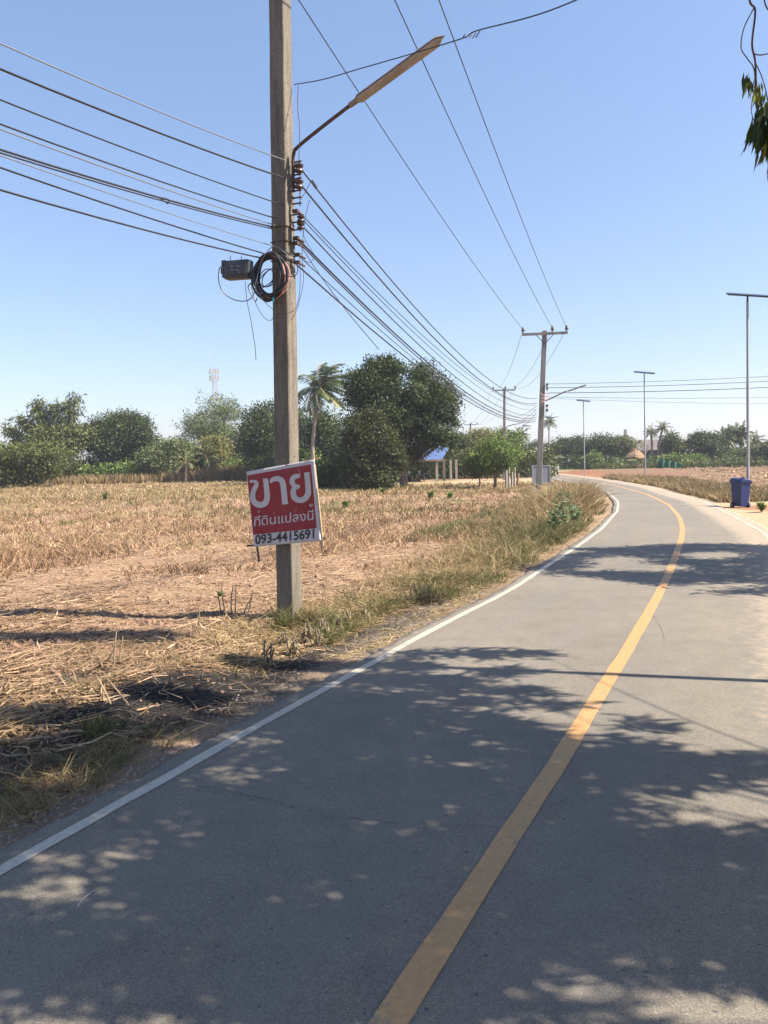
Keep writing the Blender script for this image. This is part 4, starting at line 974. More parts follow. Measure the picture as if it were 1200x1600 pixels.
def tree(px, yb, d, ytop, wpx, kind, label, n=900, per=16, leaf=.2, blobs=None, base_z=None, low=.18, group='trees around the fields', name='tree', cat='tree', trunk_r=None, seed=None, flat=.6, shell=.45, bark='bark', lum=.5, nb=9):
    B = D(px, yb, d); B[2] = float(gz(B[0], B[1])) if base_z is None else base_z
    H_ = D(px, ytop, d)[2] - B[2]; Wd = wpx / FPX * d; e = empty(name, B, label, cat, group)
    if blobs is None:
        blobs = []
        zc = H_ * (low + (1 - low) * .5); hh = H_ * (1 - low) / 2
        blobs.append((0, 0, zc, Wd * .34, Wd * .34, hh * .78))
        for k in range(nb):
            a = 2 * math.pi * k / nb + random.uniform(-.3, .3); zz = random.uniform(-.62, .68); rr = math.sqrt(1 - zz * zz) * .62
            s = random.uniform(.20, .32)
            blobs.append((math.cos(a) * rr * Wd * .5, math.sin(a) * rr * Wd * .5, zc + zz * hh * .95, Wd * s, Wd * s, hh * random.uniform(.28, .42)))
        tz_ = max(b[2] + b[5] for b in blobs); blobs = [(b[0], b[1], b[2] * H_ / tz_ , *b[3:]) for b in blobs]
    blobs = [(B[0] + b[0], B[1] + b[1], B[2] + b[2], *b[3:]) for b in blobs]
    P, Nn = crown_pts(blobs, int(n * 1.5), shell, lum)
    k = P[:, 2] > B[2] + .1; sc_ = 6.5 / max(Wd, 1); g = fbm(P[:, 0] + P[:, 2] * .83, P[:, 1] * .6 + P[:, 2] * 1.31, sc_, 80 + int(abs(px)) % 40)
    k &= g > .40; P = P[k]; Nn = Nn[k]
    # trunk and limbs
    m = MB(); tr = trunk_r or max(.06, H_ * .022); mid = B + [0, 0, H_ * max(low, .15) * 1.1]
    m.tube(smoothpts([B - [0, 0, .2], B + [.05 * H_ * random.uniform(-1, 1) * .4, 0, H_ * low * .5], mid], 4), [tr * (1.25 - .35 * i / 8) for i in range(9)], 8)
    for b in blobs:
        c = np.array(b[:3]); q = mid + (c - mid) * .5 + [0, 0, -.04 * H_]; pts = smoothpts([mid - [0, 0, .1], q, c + [0, 0, b[5] * .4]], 4)
        m.tube(pts, list(np.linspace(tr * .62, tr * .12, len(pts))), 6)
    m.build('trunk', M[bark], e, True)
    leaf_cloud('crown', P, Nn, per, leaf * 1.5, leaf, leaf * .55, LM[kind], e, flat=flat)
    return e
# left bank, from the left edge
tree(40, 762, 78, 694, 112, 'olive', 'rounded olive brown bush at the far left end of the dry field', 900, 16, .24, low=.02, name='bush', cat='bush')
tree(-25, 760, 84, 690, 90, 'olive', 'olive bush cut off by the left edge of the picture', 500, 14, .26, low=.02, name='bush', cat='bush')
tree(95, 755, 92, 664, 96, 'olive', 'bushy bamboo clump with feathery shoots above it, second from the left', 1000, 16, .26, low=.03, name='bamboo_clump', cat='bamboo')
tree(166, 750, 96, 654, 68, 'dark', 'dark round topped tree, smaller left half of the domed pair', 900, 18, .26, low=.04)
tree(207, 750, 98, 644, 92, 'dark', 'dark broad domed tree, taller half of the domed pair', 1500, 18, .26, low=.04)
tree(262, 752, 92, 688, 74, 'pale', 'pale green bush sloping down right of the domed pair', 900, 15, .25, low=.02, name='bush', cat='bush')
tree(336, 745, 118, 617, 82, 'pale', 'tall airy tree with separate leafy tufts in front of the phone tower', 620, 22, .27, low=.3, shell=.3, lum=.9, nb=13)
tree(292, 748, 112, 682, 44, 'dark', 'small dark tree tucked left of the tall airy tree', 350, 15, .26, low=.05)
tree(372, 748, 104, 674, 66, 'dark', 'dark leafy tree between the tall airy tree and the nearest pole', 600, 16, .26, low=.05)
tree(330, 752, 90, 682, 62, 'yellow', 'yellow green bush in front of the tall airy tree', 500, 15, .22, low=.02, name='bush', cat='bush')
tree(412, 756, 84, 628, 64, 'dark', 'dark tree partly behind the left edge of the nearest pole', 900, 18, .24, low=.05)
tree(452, 756, 88, 630, 70, 'dark', 'dark tree showing on both sides of the nearest pole', 800, 18, .24, low=.05)
tree(512, 760, 76, 640, 74, 'dark', 'dense dark tree behind the coconut palm', 1100, 18, .22, low=.02)
tree(470, 760, 73, 700, 70, 'fresh', 'bright green bush behind the sale sign', 500, 15, .2, low=.0, name='bush', cat='bush')
# the big tree
d = 57
def pb(px, py, rx, rz, dy=0):
    c = D(px, py, d); b0 = D(630, 765, d); s = d / FPX
    return (c[0] - b0[0], dy, c[2], rx * s, rx * s * .9, rz * s)
BT = [pb(597, 615, 30, 30), pb(574, 598, 17, 20, -.5), pb(604, 576, 21, 17, .8), pb(622, 590, 15, 20, -.6), pb(664, 608, 24, 30, .6), pb(660, 582, 16, 14), pb(690, 606, 15, 18, .5), pb(686, 640, 20, 24, -.8), pb(640, 645, 34, 26, 1), pb(606, 655, 34, 30, -1),
      pb(600, 700, 36, 32, .5), pb(560, 650, 18, 20, .5), pb(672, 674, 28, 26, -.6), pb(638, 702, 22, 20, .3), pb(551, 618, 11, 13), pb(700, 662, 13, 16), pb(703, 682, 10, 14), pb(645, 618, 14, 16, -1.2), pb(583, 570, 9, 9), pb(548, 590, 7, 8), pb(710, 625, 8, 9), pb(560, 585, 8, 8)]
tree(630, 765, d, 560, 165, 'dark', 'largest dark green double crowned tree, in front of the blue roofed shelter', 3400, 22, .17, blobs=BT, trunk_r=.28, lum=.55, flat=.55)
d = 53
BT2 = [pb(580, 682, 27, 28), pb(560, 672, 18, 20, -.5), pb(600, 700, 24, 28, -.8), pb(552, 705, 17, 26, .3), pb(575, 715, 27, 26, -.6), pb(610, 728, 20, 22, -.4), pb(556, 738, 19, 22, -.5), pb(588, 745, 26, 18, -.9), pb(585, 655, 13, 13), pb(546, 690, 9, 12), pb(618, 712, 10, 14), pb(570, 648, 7, 8)]
b0 = D(630, 765, d); b1 = D(575, 772, d); BT2 = [(x + b0[0] - b1[0], y, z, a, b, c) for x, y, z, a, b, c in BT2]
tree(575, 772, d, 640, 100, 'darkolive', 'drooping dark olive tree reaching the ground left of the shelter', 1700, 22, .15, blobs=BT2, trunk_r=.16, lum=.5)
tree(517, 768, 56, 713, 52, 'dark', 'dense dark green bush right of the sale sign', 800, 18, .14, low=.0, name='bush', cat='bush')
# bushes right of the big tree
tree(716, 752, 84, 676, 66, 'olive', 'olive bush just right of the shelter posts', 700, 16, .22, low=.02, name='bush', cat='bush')
tree(745, 750, 90, 672, 70, 'yellow', 'yellow green bush below the farthest crossarm pole', 800, 16, .22, low=.02, name='bush', cat='bush')
tree(786, 748, 95, 670, 60, 'fresh', 'leafy green bush behind the small roadside tree', 700, 16, .22, low=.02, name='bush', cat='bush')
tree(690, 752, 92, 680, 60, 'olive', 'olive bush seen behind the shelter posts', 500, 16, .22, low=.02, name='bush', cat='bush')
tree(773, 762, 52, 684, 68, 'fresh', 'small round crowned tree on the yard edge beside the pale posts', 900, 18, .12, low=.26, trunk_r=.10)
tree(749, 764, 54, 700, 40, 'olive', 'slender low tree leaning on the small round crowned tree', 350, 16, .12, low=.25, trunk_r=.05)
# beyond the bend
for px, yb, d_, yt, wd, kd, lb in ((818, 742, 150, 697, 40, 'dark', 'dark distant tree left of the bend pole'), (842, 742, 160, 690, 44, 'dark', 'dark distant tree directly behind the bend pole'),
      (872, 742, 140, 686, 42, 'dark', 'dark tree above the canopied tricycle'), (893, 742, 136, 684, 44, 'dark', 'wide dark tree between the tricycle and the third solar light'),
      (915, 742, 138, 690, 32, 'olive', 'olive tree behind the third solar light'), (941, 740, 126, 681, 52, 'dark', 'dark clump with bamboo tops right of the third solar light'),
      (968, 738, 124, 684, 46, 'olive', 'olive bamboo like tree at the foot of the grey mast'), (925, 741, 115, 712, 18, 'fresh', 'small bright green bush right of the third solar light'),
      (991, 736, 134, 694, 34, 'olive', 'olive thicket directly behind the thatched hut')):
    tree(px, yb, d_, yt, wd, kd, lb, int(14 * wd), 16, .32, low=.04, name='bush' if 'bush' in lb else 'tree', cat='bush' if 'bush' in lb else 'tree')
for px, yb, d_, yt, wd, kd, lb in ((1049, 727, 118, 679, 30, 'dark', 'narrow dark tree just right of the two tall palms'), (1066, 727, 117, 696, 26, 'olive', 'lower green tree between the narrow tree and the broad dark tree'),
      (1081, 727, 122, 692, 26, 'dark', 'small dark tree against the left side of the broad dark tree'), (1098, 727, 118, 677, 52, 'dark', 'broad dark round tree between the palms on the right'),
      (1128, 726, 124, 700, 36, 'pale', 'pale shrub below the cluster of three palms, left side'), (1152, 726, 120, 703, 44, 'pale', 'pale shrub below the cluster of three palms, right side'),
      (1183, 725, 118, 700, 46, 'olive', 'olive shrub behind the solar light by the bin'), (1215, 724, 116, 688, 46, 'olive', 'tall olive shrub cut off by the right edge'),
      (1085, 727, 110, 716, 22, 'fresh', 'low banana like bush in front of the broad dark tree'), (1052, 727, 108, 716, 28, 'fresh', 'low green bush beside the green netting')):
    tree(px, yb, d_, yt, wd, kd, lb, int(16 * wd), 16, .28, low=.02, name='bush' if ('shrub' in lb or 'bush' in lb) else 'tree', cat='bush' if ('shrub' in lb or 'bush' in lb) else 'tree')
# bare tree beside the hut
B = D(1003, 735, 112); B[2] = 0; e = empty('bare_tree', B, 'leafless pale branched tree just right of the thatched hut', 'tree', 'trees around the fields'); m = MB()
def twig(p, dv, L, r_, k):
    q = p + dv * L; m.tube([p, (p + q) / 2 + np.array([random.gauss(0, .05) * L, 0, random.gauss(0, .05) * L]), q], [r_, r_ * .8, r_ * .6], 5)
    if k:
        for _ in range(3):
            nd = dv + np.array([random.gauss(0, .5), random.gauss(0, .4), random.gauss(.12, .3)]); twig(q, nd / np.linalg.norm(nd), L * random.uniform(.6, .85), r_ * .6, k - 1)
twig(B, np.array([.1, 0, .99]), 1.3, .1, 5); m.build('trunk', M['bark'], e)
# feathery bamboo shoots above the clump on the left
be = empty('bamboo_shoots', [D(95, 755, 93)[0], 93, 0], 'feathery arching bamboo shoots rising above the left bush line', 'bamboo', 'trees around the fields')
mb = MB(); LP_ = []; LN_ = []
for (x0_, y0_, x1_, y1_, x2_, y2_) in ((92, 700, 98, 650, 120, 618), (85, 700, 82, 650, 88, 632), (62, 700, 56, 650, 60, 628), (100, 700, 106, 660, 118, 640), (75, 700, 72, 660, 66, 645), (30, 700, 26, 680, 12, 668), (50, 700, 44, 670, 34, 655), (110, 705, 124, 680, 140, 672)):
    c = smoothpts([D(x0_, y0_ + 30, 93), D(x0_, y0_, 93), D(x1_, y1_, 93), D(x2_, y2_, 93)], 12); mb.tube(c, list(np.linspace(.07, .015, len(c))), 5)
    c = np.array(c[10:]); LP_.append(np.repeat(c, 9, 0) + RNG.normal(size=(len(c) * 9, 3)) * .3)
mb.build('cane', M['bark'], be, True); LP_ = np.concatenate(LP_); leaf_cloud('foliage', LP_, rand_unit(len(LP_)), 3, .26, .62, .13, LM['olive'], be, droop=.8, flat=.2)

# palms
def palm(px, yb, d, ytop, rpx, label, nf=22, lean=0, lp=16, sway=0., tr=.16, name='coconut_palm', bleach=0, pxb=None, thin=1):
    B = D(px if pxb is None else pxb, yb, d); B[2] = float(gz(B[0], B[1])); rr = rpx / FPX * d
    T = D(px, ytop, d); T[2] -= rr * .35
    e = empty(name, B, label, 'palm tree', 'coconut palms')
    m = MB(); c = smoothpts([B - [0, 0, .2], B * .5 + T * .5 + [lean, 0, 0], T], 6); m.tube(c, [tr * (1.3 - .5 * i / len(c)) for i in range(len(c))], 8); m.build('trunk', M['palm_bark'], e, True)
    V = []; ti = []; mr = MB()
    for k in range(nf):
        a = 2 * math.pi * k * .618 * 2 + random.uniform(-.2, .2); el = 1.45 - 1.9 * (k / nf) + random.uniform(-.12, .12); L = rr * random.uniform(.95, 1.25); p = T.copy(); dv = np.array([math.cos(a) * math.cos(el), math.sin(a) * math.cos(el), math.sin(el)])
        pts = [p.copy()]; st = 9
        for i in range(st):
            p = p + dv * L / st; dv = dv + np.array([sway * .14, 0, -.17 - .05 * i / st]) ; dv /= np.linalg.norm(dv); pts.append(p.copy())
        mr.tube(pts, list(np.linspace(.04, .012, len(pts))), 4, False)
        pts = np.array(pts); tt = RNG.random(lp * 2) * .9 + .1; tt = np.linspace(.1, 1, lp); q = np.stack([np.interp(tt * st, range(st + 1), pts[:, j]) for j in range(3)], 1); tg_ = unit(np.gradient(q, axis=0))
        sd_ = unit(np.cross(tg_, UZ) + 1e-6)
        for s in (-1, 1):
            ll = rr * .34 * np.sin(np.clip(tt * .85 + .15, 0, 1) * math.pi) ** .6 * (.8 + .4 * RNG.random(lp)); Tn = unit(sd_ * s + tg_ * .55 + np.array([sway * .5, 0, -.55]) + RNG.normal(size=(lp, 3)) * .12)
            Nn = unit(np.cross(Tn, tg_) + 1e-6); v, f = leaf_geo(q, Tn, Nn, ll, np.full(lp, (rr * .05 + .02) * thin)); V.append(v)
            base_t = .98 if (bleach and k > nf - 4) else .15 + .5 * random.random(); ti.append(np.full(len(v), base_t))
    V = np.concatenate(V); n = len(V) // 4
    mr.build('frond_stems', M['bamboo'], e); np_mesh('fronds', V, [np.arange(4 * n).reshape(n, 4)], LM['palm'], e, np.concatenate(ti))
    return e
palm(500, 762, 70, 590, 52, 'coconut palm with windblown fronds and grey trunk just right of the nearest pole', 30, lean=-.3, lp=34, sway=.9, tr=.15, bleach=1, pxb=489, thin=.5)
palm(1017, 727, 118, 671, 14, 'slim tall palm, shorter one of the two standing apart by the netting', 18, lean=.4, lp=12, tr=.17, pxb=1012)
palm(1035, 727, 118, 664, 14, 'slim tall palm, taller one of the two standing apart by the netting', 18, lean=-.3, lp=12, tr=.17, pxb=1030)
palm(1132, 726, 122, 680, 21, 'palm at the left of the three clustered near the solar light', 26, lp=18, thin=1.4)
palm(1144, 726, 126, 676, 20, 'palm in the middle of the three clustered near the solar light', 26, lp=18, thin=1.4)
palm(1157, 726, 122, 673, 22, 'palm at the right of the three clustered near the solar light', 26, lp=18, thin=1.4)
palm(1181, 725, 124, 684, 18, 'palm directly right of the solar light pole by the bin', 20, lp=14)
palm(858, 742, 150, 655, 15, 'tall distant palm poking above the dark trees at the bend pole', 20, lp=12)
palm(814, 742, 145, 674, 19, 'distant palm over the small roadside tree, left of the bend pole', 20, lp=12)
palm(1048, 727, 120, 678, 15, 'short palm crown growing out of the narrow dark tree', 16, lp=12)
palm(322, 752, 88, 704, 30, 'low feathery palm in front of the airy tree', 16, lp=16, tr=.1)
palm(290, 756, 86, 716, 22, 'low banana like palm left of the yellow green bush', 12, lp=14, tr=.1)

# ------------------------------------------------------------------ the roadside trees on the right whose crowns shade the road
def inpoly(x, y, P):
    P = np.array(P, float); r_ = np.zeros(len(x), bool); j = len(P) - 1
    for i in range(len(P)):
        c = ((P[i, 1] > y) != (P[j, 1] > y)) & (x < (P[j, 0] - P[i, 0]) * (y - P[i, 1]) / (P[j, 1] - P[i, 1] + 1e-9) + P[i, 0]); r_ ^= c; j = i
    return r_
def inell(x, y, E): return ((x - E[0]) / E[2]) ** 2 + ((y - E[1]) / E[3]) ** 2 < 1
SHADE1 = [(-900, 1250), (-300, 1200), (0, 1165), (180, 1130), (330, 1110), (430, 1108), (560, 1095), (680, 1108), (800, 1128), (856, 1150), (880, 1180), (1010, 1172), (1110, 1180), (1200, 1186), (1300, 1190), (1300, 1212),
          (1100, 1208), (900, 1212), (950, 1250), (1050, 1272), (1130, 1290), (1200, 1300), (1400, 1310), (1400, 1500), (1150, 1530), (1080, 1560), (900, 1600), (740, 1580), (600, 1600), (420, 1610), (290, 1580), (160, 1556), (0, 1550), (-700, 1560)]
HOLES1 = [(80, 1342, 60, 16), (30, 1400, 75, 18), (460, 1385, 42, 10), (212, 1340, 22, 12), (135, 1430, 22, 12), (700, 1193, 50, 7), (745, 1157, 34, 6), (565, 1181, 34, 5), (690, 1135, 40, 4), (1000, 1280, 60, 8), (270, 1150, 50, 10),
          (330, 1215, 60, 8), (820, 1530, 60, 26), (930, 1545, 120, 22), (1040, 1570, 80, 20), (560, 1300, 16, 4), (140, 1478, 20, 8), (390, 1160, 50, 6), (250, 1290, 60, 6), (60, 1210, 60, 10)]
FING1 = [(735, 1021, 135, 4), (545, 1031, 60, 3), (600, 1040, 80, 3), (790, 1049, 40, 2.5), (610, 1062, 150, 7), (500, 1078, 90, 5), (720, 1078, 120, 5), (850, 1098, 55, 3), (760, 1096, 80, 4), (560, 1092, 170, 6), (980, 1158, 70, 4), (1180, 1200, 80, 9),
         (1080, 1218, 60, 3), (1085, 1244, 50, 4), (1190, 1228, 40, 5), (960, 1225, 60, 5), (980, 1130, 40, 3), (120, 992, 150, 7), (250, 1085, 90, 8), (60, 1120, 90, 12)]
SHADE2 = [(820, 888), (880, 868), (960, 856), (1060, 850), (1200, 851), (1420, 846), (1420, 935), (1200, 934), (1130, 926), (1040, 915), (960, 905), (880, 895)]
HOLES2 = [(960, 876, 40, 3), (1010, 887, 50, 3), (1110, 868, 40, 3), (1120, 916, 60, 3), (905, 886, 30, 2)]
FING2 = [(1230, 935, 66, 20), (1130, 927, 30, 2), (860, 884, 50, 3), (900, 897, 50, 2.5), (940, 858, 40, 2)]
def shade_crown(polys, holes, fings, box, ntry, zlo, zhi, xclear, seed):
    rg = np.random.default_rng(seed); x = rg.uniform(box[0], box[1], ntry); y = rg.uniform(box[2], box[3], ntry)
    P = np.stack([x, y, np.full(ntry, .03)], 1); px, py, zz = proj(P); ok = inpoly(px, py, polys) & (zz > .2)
    for h in holes: ok &= ~inell(px, py, (h[0], h[1], h[2] * 1.35 + 6, h[3] * 1.35 + 3))
    fi = np.zeros(ntry, bool)
    for f in fings: fi |= inell(px, py, f)
    ok |= fi & (zz > .2)
    P = P[ok]; fi = fi[ok]; out = np.full((len(P), 3), np.nan); todo = np.ones(len(P), bool)
    for z in np.linspace(zlo, zhi, 14):
        zz_ = z + rg.uniform(0, 1.6, len(P)); Q = P + SUN * (zz_ / SUN[2])[:, None]; a, b, dd = proj(Q)
        mg = FPX * .38 / np.maximum(dd, .3); fine = ((a > 1210 + mg) | (b < -10 - mg) | (dd < -.2)) & (Q[:, 0] > 1.0) & (np.hypot(Q[:, 0], Q[:, 1]) > 2.2)
        s = todo & fine & (rg.random(len(P)) < .55); out[s] = Q[s]; todo &= ~s
    return out[~np.isnan(out[:, 0])]
def shade_tree(name, base, label, C, per, spread, L, W, kind, seed, split, nl=34, tr=.17):
    rg = np.random.default_rng(seed); B = np.array([base[0], base[1], float(gz(*base))]); e = empty(name, B, label, 'tree', 'roadside trees shading the road')
    m = MB(); mid = B + [-.15, .1, split]; c = smoothpts([B - [0, 0, .3], B + [.06, -.05, split * .5], mid], 6); m.tube(c, list(np.linspace(tr * 1.3, tr, len(c))), 10)
    idx = [rg.integers(len(C))]; dd = np.full(len(C), 1e9)
    for _ in range(nl):
        dd = np.minimum(dd, np.linalg.norm(C - C[idx[-1]], axis=1)); idx.append(int(np.argmax(dd * rg.uniform(.7, 1, len(C)))))
    for i in idx:
        t = C[i]; st_ = mid + [0, 0, rg.uniform(-.6, .6)]; q = st_ + (t - st_) * .5 + [rg.normal() * .15, rg.normal() * .15, .35]; pts = smoothpts([st_, q, t], 6)
        m.tube(pts, list(np.linspace(.014, .004, len(pts))), 6)
    m.build('trunk', M['bark'], e, True)
    n = len(C) * per; Q = np.repeat(C, per, 0) + rg.normal(size=(n, 3)) * spread
    T = unit(rg.normal(size=(n, 3)) * .7 + [0, 0, -.8]); Nr = rg.normal(size=(n, 3)); Nr = unit(Nr - T * np.sum(Nr * T, 1, keepdims=True)); s = .6 + .8 * rg.random(n)
    V, F = leaf_geo(Q, T, Nr, L * s, W * s); np_mesh('crown', V, [F], LM[kind], e, np.repeat(rg.random(n) * .8, 4))
    return e
C1 = shade_crown(SHADE1, HOLES1, FING1, (-7, 6.5, 1.8, 9.6), 15000, 3.3, 9.0, 60, 5)
tA = shade_tree('tree', (7.6, 1.6), 'roadside tree whose thin drooping leaves hang in at the top right corner', C1, 15, .07, .20, .045, 'euc', 11, 3.4)
C2 = shade_crown(SHADE2, HOLES2, FING2, (1.5, 11, 11.0, 18.5), 4800, 2.9, 7.5, 90, 6)
shade_tree('tree', (12.2, 10.6), 'roadside tree beyond the right edge whose shadow bands cross the road below the bend', C2, 16, .12, .19, .05, 'dark', 12, 2.6, 22, .15)
# the twig that hangs into the picture
def tq(x, y, d=4.6): return D(x, y, d)
m = MB()
m.tube(smoothpts([tq(1150, -160), tq(1168, -60), tq(1171, 0), tq(1180, 17), tq(1175, 68), tq(1180, 97), tq(1182, 150), tq(1188, 210)], 6), .0055, 6)
m.tube(smoothpts([tq(1178, 12), tq(1162, 45), tq(1158, 75), tq(1168, 92), tq(1178, 108), tq(1180, 140)], 6), .0032, 5)
m.tube(smoothpts([tq(1180, 97), tq(1192, 125), tq(1200, 160), tq(1206, 200)], 5), .003, 5)
m.tube(smoothpts([tq(1178, 84), tq(1187, 86), tq(1200, 84)], 5), .0035, 5)
m.tube(smoothpts([tq(1185, -80), tq(1194, 0), tq(1204, 20)], 5), .004, 5)
m.tube(smoothpts([tq(1176, 150), tq(1174, 175), tq(1182, 200)], 5), .0022, 5)
m.build('hanging_twig', M['bark'], tA, True)
PP = []; TT = []; TI = []; LL = []
def spray(px, py, n, sx, sy, L, ti):
    for _ in range(n):
        PP.append(tq(px + random.gauss(0, sx), py + random.gauss(0, sy), 4.6 + random.gauss(0, .06))); TT.append([random.gauss(0, .22) - .05, random.gauss(0, .3), -1]); TI.append(min(1, max(0, random.gauss(ti, .12)))); LL.append(L * random.uniform(.7, 1.2))
spray(1167, 118, 6, 3, 5, .13, .25); spray(1176, 128, 13, 7, 7, .10, .95); spray(1186, 140, 8, 6, 6, .10, .9); spray(1187, 182, 26, 6, 10, .16, .15); spray(1196, 200, 26, 6, 14, .15, .2); spray(1184, 195, 10, 3, 8, .17, .1); spray(1200, 170, 14, 6, 12, .14, .2); spray(1197, 225, 12, 4, 6, .1, .9); spray(1203, 215, 22, 4, 14, .15, .3); spray(1196, 150, 16, 6, 10, .12, .8); spray(1208, 240, 14, 4, 8, .13, .5)
PP = np.array(PP); TT = unit(np.array(TT)); Nr = RNG.normal(size=(len(PP), 3)); Nr = unit(Nr - TT * np.sum(Nr * TT, 1, keepdims=True)); LL = np.array(LL)
V, F = leaf_geo(PP, TT, Nr, LL, LL * .17); np_mesh('hanging_leaves', V, [F], LM['euc'], tA, np.repeat(TI, 4))

# ------------------------------------------------------------------ ground cover
def ysamp(n, y0, y1, p=2.0):
    p = p + 1e-3; u = RNG.random(n); a, b = y0 ** (1 - p), y1 ** (1 - p); return (a + u * (b - a)) ** (1 / (1 - p))
def stuff(name, V, F, mat, tint, label=None): return tag(np_mesh(name, V, F, mat, None, tint), label, None, None, 'stuff')
def lying(n, y0, y1, x0f, x1f, keep, L, W, p=2.0, h=.012, curl=.15, bm=True):
    y = ysamp(n, y0, y1, p); x = x0f(y) + (x1f(y) - x0f(y)) * RNG.random(n); k = keep(x, y) & (unburnt(x, y) | (not bm)); x = x[k]; y = y[k]; n = len(x)
    a = RNG.normal(.25, .9, n) + (RNG.random(n) < .3) * 1.5; Dv = unit(np.stack([np.cos(a), np.sin(a), RNG.normal(0, .10, n)], 1)); sc = .35 + 1.3 * RNG.random(n) ** 1.7
    P = np.stack([x, y, gz(x, y) + np.abs(RNG.normal(0, h, n)) + .004], 1); Lx = L * sc * (1 + y / 60)
    side = unit(np.cross(Dv, [0, 0, 1.]) + np.array([0, 0, 1]) * RNG.normal(0, .35, (n, 1))); W_ = (W * (.5 + RNG.random(n)) * (1 + y / 22))[:, None]
    bend = np.stack([RNG.normal(0, curl, n), RNG.normal(0, curl, n), np.abs(RNG.normal(0, .05, n))], 1); Lx = Lx[:, None]
    V = np.stack([P - side * W_ * .5, P + side * W_ * .5, P + Dv * Lx * .5 + bend * Lx * .4 + side * W_ * .5, P + Dv * Lx * .5 + bend * Lx * .4 - side * W_ * .5, P + Dv * Lx + side * W_ * .3, P + Dv * Lx - side * W_ * .3], 1).reshape(-1, 3)
    i = np.arange(n)[:, None] * 6; F = np.concatenate([i + [[0, 1, 2, 3]], i + [[3, 2, 4, 5]]]); t = np.repeat(np.clip(RNG.beta(1.6, 1.6, n) + (fbm(x, y, .8, 60) - .5) * .5, 0, 1), 6)
    return V, [F], t
def standing(n, y0, y1, x0f, x1f, keep, L, W, p=2.0, lean=.3, bend=.3, tintb=0, clump=0):
    if clump:
        nc = n // clump; y = ysamp(nc, y0, y1, p); x = x0f(y) + (x1f(y) - x0f(y)) * RNG.random(nc); k = keep(x, y); x = np.repeat(x[k], clump); y = np.repeat(y[k], clump); x = x + RNG.normal(0, .035 + y * .0022, len(x)); y = y + RNG.normal(0, .035 + y * .0022, len(y))
    else:
        y = ysamp(n, y0, y1, p); x = x0f(y) + (x1f(y) - x0f(y)) * RNG.random(n); k = keep(x, y); x = x[k]; y = y[k]
    k = ((dleft(x, y) > .30) | (dright(x, y) > .6)) & unburnt(x, y); x = x[k]; y = y[k]
    n = len(x); P = np.stack([x, y, gz(x, y) - .01], 1); Dv = unit(np.stack([RNG.normal(0, lean, n), RNG.normal(0, lean, n), np.ones(n)], 1))
    Lx = (L(x, y) if callable(L) else L) * (.4 + .8 * RNG.random(n)); Wx = W * (.6 + .8 * RNG.random(n)) * (1 + y / 22)
    bd = np.stack([RNG.normal(0, bend, n), RNG.normal(0, bend, n), -np.abs(RNG.normal(0, bend * .5, n))], 1)
    V, F1, F2 = blade_geo(P, Dv, Lx, Wx, bd); t = np.repeat(np.clip(RNG.beta(1.5, 1.7, n) + (fbm(x, y, .6, 70) - .5) * .5 + tintb, 0, 1), 5)
    return V, [F1, F2], t
lef = lambda y: -.52 * y - 3.0
vg = lambda y: xl(y) - .36 / hdg(y)
def sel(f): return f
# straw lying on the harvested field
V, F, t = lying(85000, 5.5, 60, lef, vg, lambda x, y: (dleft(x, y) > .7) & (RNG.random(len(x)) < .22 + .9 * sst(.44, .62, fbm(x, y, .55, 50))), .19, .007)
stuff('straw_litter', V, F, LM['straw'], t, 'pale straw lying all over the harvested field')
V, F, t = lying(30000, 5.5, 40, lef, vg, lambda x, y: (dleft(x, y) > .7) & (RNG.random(len(x)) < .8), .08, .012, h=.006)
stuff('stalk_litter', V, F, LM['brown'], t, 'brown stalk crumbs between the straw')
# thick straw heap near the left edge
V, F, t = lying(15000, 5.2, 9.4, lambda y: -.52 * y - 2.5, lambda y: -.25 * y - .0, lambda x, y: (dleft(x, y) > .75 + .5 * fbm(x, y, 1.2, 8)) & (fbm(x, y, .8, 51) > .33 + .25 * sst(7.6, 9.4, y)), .24, .011, 1.5, .028, .35)
stuff('straw_heap', V, F, LM['straw'], t, 'thick layer of broad pale straw by the left edge')
# coarse standing stubble
V, F, t = standing(34000, 14, 46, lef, vg, lambda x, y: (dleft(x, y) > 1.5) & (RNG.random(len(x)) < sst(.42, .66, fbm(x, y, .45, 52) + .22 * sst(13, 26, y) - .04)), .32, .008, 1.8, .6, .4, .1, clump=5)
stuff('dry_stubble', V, F, LM['brown'], t, 'standing brown stubble across the middle of the field')
V, F, t = standing(30000, 17, 50, lef, vg, lambda x, y: (dleft(x, y) > 1.5) & (RNG.random(len(x)) < sst(.45, .68, fbm(x, y, .4, 53) + .2 * sst(14, 30, y))), .24, .008, 1.8, .8, .6, .1, clump=8)
stuff('dry_grass', V, F, LM['dry'], t, 'golden dry grass across the middle of the field')
V, F, t = standing(42000, 44, 97, lef, lambda y: xl(y) - 1, lambda x, y: ((x < 0) | (y < 62)) & (RNG.random(len(x)) < .9), .32, .012, 1.4, .6, .5, .05, clump=8)
stuff('dry_grass', V, F, LM['dry'], t, 'low golden grass on the far part of the left field')
V, F, t = standing(12000, 24, 60, lef, lambda y: xl(y) - 1.5, lambda x, y: fbm(x, y, .22, 54) > .56, .32, .010, 1.6, .35, .4, clump=8)
stuff('green_grass', V, F, LM['green'], t, 'faint green tufts among the dry grass')
V, F, t = standing(26000, 86, 96, lambda y: -.52 * y - 4, lambda y: y * 0 - 6, lambda x, y: RNG.random(len(x)) < .5 + .5 * (x > -24), lambda x, y: 1.1 + .7 * sst(-26, -18, x), .02, 1.0, .12, .25)
stuff('reeds', V, F, LM['dry'], t * .8, 'pale dry reeds along the foot of the left tree line')
